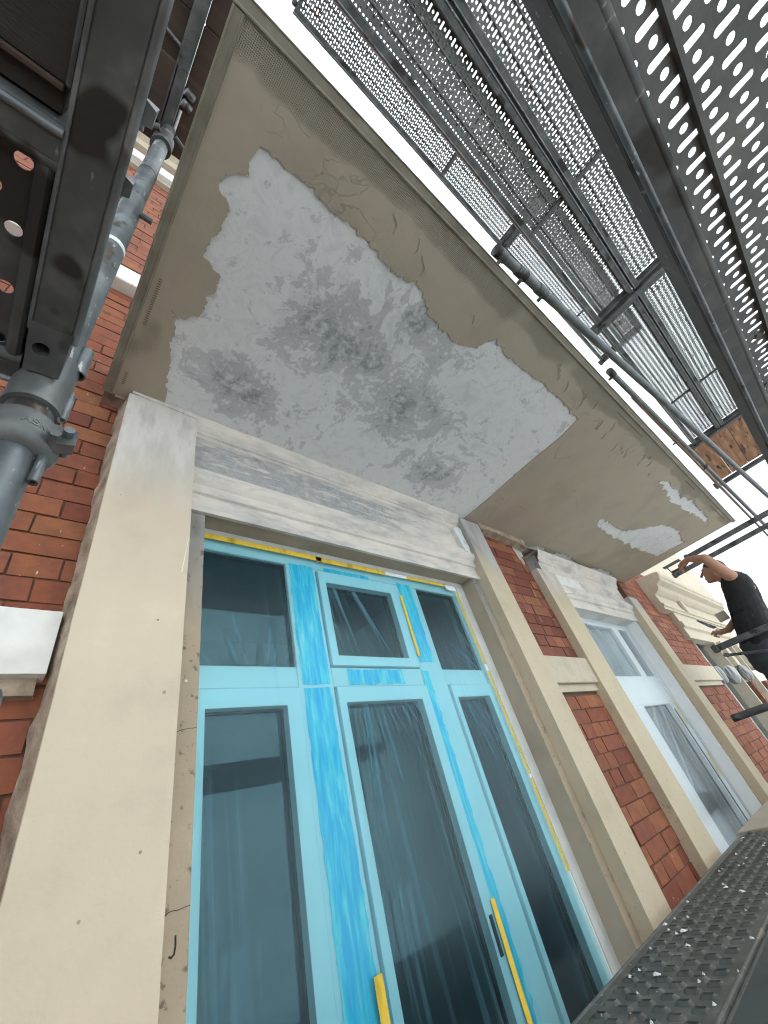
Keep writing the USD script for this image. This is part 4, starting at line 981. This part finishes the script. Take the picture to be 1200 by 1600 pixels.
ledger('long grey guard tube running along the balcony edge to the right edge', (1.061, -1.2515, 1.68), (6.0, -1.62, 1.68), r=.0195, mat=mat_greytube, cups=(.006, .035, .065))
ledger('lower grey tube parallel to the guard tube, close under the balcony edge', (2.52, -1.288, 1.95), (7.9, -1.472, 1.95), r=.019, mat=mat_greytube, cups=(.0, .38))
ledger('thin brownish tube just outside the balcony edge', (3.27, -1.306, 2.2), (9.6, -1.455, 2.2), r=.015, mat=mat_rusty, cups=(.16, .38))
ledger('horizontal tube end pointing out of the wall at the right edge', (4.1, -.30, .035), (4.1, -1.2, .045), r=.0242, mat=mat_dark_steel)
ledger('thin tube seen against the bright sheeting at the far right', (6.3, -2.3, 2.0), (6.3, -1.2, 1.2), r=.014, mat=mat_dark_steel)

# planks beyond the steel decks, and the timber lift on the left
T = Thing('plank_deck', 'brown weathered planks beyond the far end of the steel decks', 'planks', (5.4, -1.6, 2.6))
for k in range(3):
    T.part('plank', box(5.42, 6.76, -2.02 + k * .205, -1.822 + k * .205, 2.585, 2.62, bev=.004), mat_wood)
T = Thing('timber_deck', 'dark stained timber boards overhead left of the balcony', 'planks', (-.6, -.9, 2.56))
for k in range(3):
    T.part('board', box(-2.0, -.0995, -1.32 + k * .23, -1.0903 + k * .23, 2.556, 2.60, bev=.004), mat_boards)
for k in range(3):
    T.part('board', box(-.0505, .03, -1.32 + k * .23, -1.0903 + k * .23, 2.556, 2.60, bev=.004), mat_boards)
T.part('end_hook', tube((-.043, -.87, 2.54), (-.01, -.86, 2.55), .016, 12), mat_tube, smooth=40)
T.part('end_hook', tube((-.043, -.83, 2.54), (-.01, -.82, 2.55), .016, 12), mat_tube, smooth=40)
T.part('edge_light', tube((-.04, -.80, 2.535), (-.042, -.70, 2.535), .006, 8), mat_whitetape, label='pale strip beside the transom')  # plain pale tube beside the transom
T.part('chain_bar', tube((-.27, -1.02, 2.53), (-.1, -.98, 2.53), .007, 8), mat_tube, smooth=40)
# second timber board lower on the left, behind the transom
T = Thing('timber_deck', 'brown timber board glimpsed between the transom and the upright tube', 'planks', (-.9, -.75, 1.7))
T.part('board', box(-1.8, -.085, -.93, -.72, 2.50, 2.54, bev=.004), mat_boards)

# ------------------------------------------------------------------ sheeting round the scaffold
def sheet():
    fn1 = lambda u, w: np.stack([-6 + u * 22, -2.55 + .05 * (meshkit.fbm(np.c_[u * 40, w * 24, u * 0], 4, 3) - .5), -6 + w * 13], 1)
    fn2 = lambda u, w: np.stack([-6 + u * 22, -2.55 + w * 3.4, 7.0 + .06 * (meshkit.fbm(np.c_[u * 40, w * 8, u * 0 + 9], 4, 3) - .5)], 1)
    fn3 = lambda u, w: np.stack([16 + .05 * (meshkit.fbm(np.c_[u * 9, w * 24, u * 0 + 4], 4, 3) - .5), -2.55 + u * 3.0, -6 + w * 13], 1)
    return fn1, fn2, fn3


f1, f2, f3 = sheet()
T = Thing('scaffold_sheeting', 'translucent white sheeting enclosing the scaffold, glowing through the deck holes', 'sheeting', (5, -2.55, -6))
T.part('side_sheet', grid(160, 90, f1), mat_sheet, smooth=True)
T.part('roof_sheet', grid(160, 24, f2), mat_sheet, smooth=True)
for i, z in enumerate((-.9, 1.2, 2.75, 4.6)):
    T.part('seam', grid(60, 1, lambda u, w: np.stack([-6 + u * 22, u * 0 - 2.50, z + w * .07], 1)), mat_sheet)
for i, x in enumerate((2.2, 4.9, 7.6, 10.3)):
    T.part('seam', grid(1, 1, lambda u, w: np.stack([x + u * .07, u * 0 - 2.495, -6 + w * 13], 1)), mat_sheet)

# ------------------------------------------------------------------ the worker
def limb(chain, extra=()):
    hulls = []
    for path in chain:
        for (a, ra), (b, rb) in zip(path[:-1], path[1:]):
            sa = m3.Manifold.sphere(ra, 20).translate(tuple(map(float, a))); sb = m3.Manifold.sphere(rb, 20).translate(tuple(map(float, b)))
            hulls.append(m3.Manifold.batch_hull([sa, sb]))
    return hulls


def fuse(hulls, edge, it=8):
    m = m3.Manifold.batch_boolean(hulls, m3.OpType.Add).refine_to_length(edge)
    v, f = vf(m); t = trimesh.Trimesh(v, f); trimesh.smoothing.filter_taubin(t, .5, .53, it)
    return t


P_ = Thing('person', 'worker in black sleeveless vest and dark jeans, arm raised to the soffit', 'person', (5.2, -.6, -.49))
sh, el, wr = np.array([4.985, -.862, 1.075]), np.array([4.955, -.80, 1.315]), np.array([5.09, -.665, 1.425])
hs = limb([[(sh, .058), (el, .045)], [(el, .044), ((el + wr) / 2, .041), (wr, .029)],
           [((5.16, -.84, 1.02), .075), ((5.17, -.80, 1.12), .058), ((5.19, -.775, 1.17), .056)],
           [(sh, .058), ((5.1, -.85, 1.02), .08)], [((5.33, -.83, 1.03), .06), ((5.2, -.83, 1.02), .08)],
           [((5.34, -.82, 1.02), .055), ((5.36, -.66, .80), .043)], [((5.36, -.66, .80), .042), ((5.24, -.52, .715), .03)]])
# palm and fingers of the raised hand, bent down over the trowel handle
pw = wr; pk = np.array([5.135, -.595, 1.415])
hs += limb([[(pw, .027), (pk + (-.02, 0, .012), .018)], [(pw, .027), (pk + (.035, .01, -.012), .017)], [(pk + (-.02, 0, .012), .017), (pk + (.035, .01, -.012), .016)]])
for i, ln in enumerate((.030, .034, .032, .026)):
    b = pk + np.array([-.024 + .019 * i, .002, .014 - .009 * i]); k1 = b + np.array([.002, ln * 1.1, -.010]); k2 = k1 + np.array([.003, ln * .45, -.026]); k3 = k2 + np.array([.002, -.006, -.022])
    hs += limb([[(b, .0105), (k1, .0095)], [(k1, .0095), (k2, .0085)], [(k2, .0085), (k3, .0075)]])
hs += limb([[(pw + (-.012, .012, -.01), .013), (pk + (-.045, .015, -.03), .0105)], [(pk + (-.045, .015, -.03), .0105), (pk + (-.038, .045, -.045), .009)]])
# lower hand holding the hawk
lw = np.array([5.24, -.52, .715]); lk = np.array([5.20, -.445, .715])
hs += limb([[(lw, .027), (lk + (-.03, 0, 0), .018)], [(lw, .027), (lk + (.03, 0, 0), .018)], [(lk + (-.03, 0, 0), .017), (lk + (.03, 0, 0), .017)]])
for i in range(4):
    b = lk + np.array([-.03 + .02 * i, .0, .0]); k1 = b + np.array([0, .034, .010]); k2 = k1 + np.array([0, .014, -.022]); k3 = k2 + np.array([0, -.018, -.014])
    hs += limb([[(b, .0105), (k1, .0095)], [(k1, .0095), (k2, .0085)], [(k2, .0085), (k3, .0075)]])
hs += limb([[(lw + (-.02, .01, .01), .013), (lk + (-.045, .03, .022), .0105)], [(lk + (-.045, .03, .022), .0105), (lk + (-.03, .06, .012), .009)]])
# torso under the vest, and the head tipped back, looking up
hs += limb([[((5.08, -.84, .98), .11), ((5.1, -.76, .78), .115)], [((5.26, -.84, .98), .11), ((5.26, -.76, .78), .115)], [((5.08, -.84, .98), .11), ((5.26, -.84, .98), .11)], [((5.1, -.76, .78), .115), ((5.26, -.76, .78), .115)],
            [((5.1, -.76, .78), .11), ((5.11, -.65, .50), .12)], [((5.26, -.76, .78), .11), ((5.25, -.65, .50), .12)], [((5.11, -.65, .5), .12), ((5.25, -.65, .5), .12)]])
up_ = np.array([0, -.35, .94]); fw_ = np.array([0, .94, .35]); hc = np.array([5.235, -.765, 1.235])
hd_ = [(hc + up_ * .02 - fw_ * .015, .088), (hc + fw_ * .03 + up_ * .01, .072), (hc + fw_ * .045 - up_ * .06, .046), (hc - fw_ * .03 - up_ * .03, .068), (hc + fw_ * .062 - up_ * .085, .024)]
hs.append(m3.Manifold.batch_hull([m3.Manifold.sphere(r, 20).translate(tuple(map(float, p))) for p, r in hd_]))
hs += limb([[(hc + fw_ * .095 + up_ * .015, .010), (hc + fw_ * .118 - up_ * .03, .013)], [(hc + fw_ * .085 - up_ * .062 + (-.02, 0, 0), .009), (hc + fw_ * .085 - up_ * .062 + (.02, 0, 0), .009)], [(hc + fw_ * .092 + up_ * .028 + (-.03, 0, 0), .009), (hc + fw_ * .092 + up_ * .028 + (.03, 0, 0), .009)]])
for s in (-1, 1):
    hs += limb([[(hc + (s * .083, 0, 0) + up_ * .02 - fw_ * .01, .016), (hc + (s * .083, 0, 0) - up_ * .025 - fw_ * .005, .011)]])
body = fuse(hs, .009)
bp = P_.part('body', body, mat_skin, smooth=True)
for s in (-1, 1):
    P_.part('eye', trimesh.creation.icosphere(2, .011).apply_translation(hc + fw_ * .083 + up_ * .008 + (s * .03, 0, 0)), mat_black, smooth=True, parent=bp)
hr = m3.Manifold.batch_hull([m3.Manifold.sphere(r, 24).translate(tuple(map(float, p))) for p, r in [(hc + up_ * .03 - fw_ * .02, .090), (hc - fw_ * .036 - up_ * .03, .072), (hc + up_ * .05 + fw_ * .02, .064)]]).refine_to_length(.012)
v, f = vf(hr); v = v + (meshkit.fbm(v * 60, 3, 2)[:, None] - .5) * .008
P_.part('hair', (v, f), mat_hair, smooth=True)
vh = limb([[((5.07, -.85, 1.02), .118), ((5.09, -.765, .78), .130)], [((5.27, -.85, 1.02), .118), ((5.27, -.765, .78), .130)], [((5.07, -.85, 1.02), .118), ((5.27, -.85, 1.02), .118)], [((5.09, -.765, .78), .13), ((5.27, -.765, .78), .13)],
           [((5.09, -.765, .78), .128), ((5.10, -.655, .50), .138)], [((5.27, -.765, .78), .128), ((5.26, -.655, .50), .138)], [((5.10, -.655, .50), .138), ((5.26, -.655, .5), .138)],
           [((5.06, -.865, 1.04), .085), ((5.03, -.865, 1.075), .066)], [((5.28, -.865, 1.04), .085), ((5.3, -.86, 1.075), .066)]])
vest = fuse(vh, .016)
v = vest.vertices + vest.vertex_normals * (meshkit.fbm(np.array(vest.vertices) * (9, 9, 22), 3, 4)[:, None] - .5) * .022
P_.part('vest', (v, vest.faces), mat_vest, smooth=True)
jh = limb([[((5.10, -.65, .48), .142), ((5.26, -.65, .48), .142)], [((5.10, -.65, .48), .142), ((5.10, -.63, .36), .135)], [((5.26, -.65, .48), .142), ((5.26, -.63, .36), .135)], [((5.10, -.63, .36), .13), ((5.26, -.63, .36), .13)],
           [((5.09, -.63, .34), .105), ((5.06, -.60, -.05), .072)], [((5.06, -.60, -.05), .07), ((5.05, -.66, -.42), .052)], [((5.27, -.63, .34), .105), ((5.31, -.58, -.05), .072)], [((5.31, -.58, -.05), .07), ((5.32, -.64, -.42), .052)]])
jn = fuse(jh, .02)
v = jn.vertices + jn.vertex_normals * (meshkit.fbm(np.array(jn.vertices) * (12, 12, 30), 3, 6)[:, None] - .5) * .02
P_.part('jeans', (v, jn.faces), mat_jeans, smooth=True)
for x, y in ((5.05, -.66), (5.32, -.64)):
    b = m3.Manifold.batch_hull([m3.Manifold.sphere(r, 14).translate((x, y + dy, z)) for dy, z, r in ((-.05, -.44, .045), (.0, -.40, .05), (.14, -.452, .036), (.03, -.45, .042))]) ^ m3.Manifold.cube((1, 1, 1)).translate((x - .5, y - .5, -.489))
    P_.part('boot', b, mat_boot, smooth=50)

T = Thing('plaster_trowel', 'small trowel with a looped handle in the raised hand at the soffit end', 'trowel', (5.15, -.55, 1.36))
T.part('blade', box(5.10, 5.20, -.60, -.42, 1.475, 1.478), mat_tube)
T.part('handle', tube((5.16, -.60, 1.40), (5.15, -.46, 1.40), .013, 14), mat_boot, smooth=40)
T.part('shank', tube((5.15, -.46, 1.40), (5.15, -.45, 1.476), .006, 10), mat_steel, smooth=40)
T = Thing('plaster_hawk', 'grey plastering trowel and pad held low in the other hand', 'trowel', (5.2, -.45, .72))
T.part('blade', m3.Manifold.hull_points(np.array([(5.15 + a, -.44 + b * .02, .775 + e) for a, b, e in ((-.05, -1, .0), (.10, -1, 0), (-.05, 1, 0), (.10, 1, 0), (-.05, 4, .10), (.10, 4, .10), (-.05, 3.4, .11), (.10, 3.4, .11))])), mat_tube)
T.part('handle', tube((5.17, -.455, .745), (5.23, -.44, .705), .016, 14), mat_whitetape, smooth=40)
T.part('sponge', m3.Manifold.hull_points(np.array([(5.21 + .05 * a, -.60 + .09 * b, .80 + .08 * e) for a in (0, 1) for b in (0, 1) for e in (0, 1)])), mat_cream)
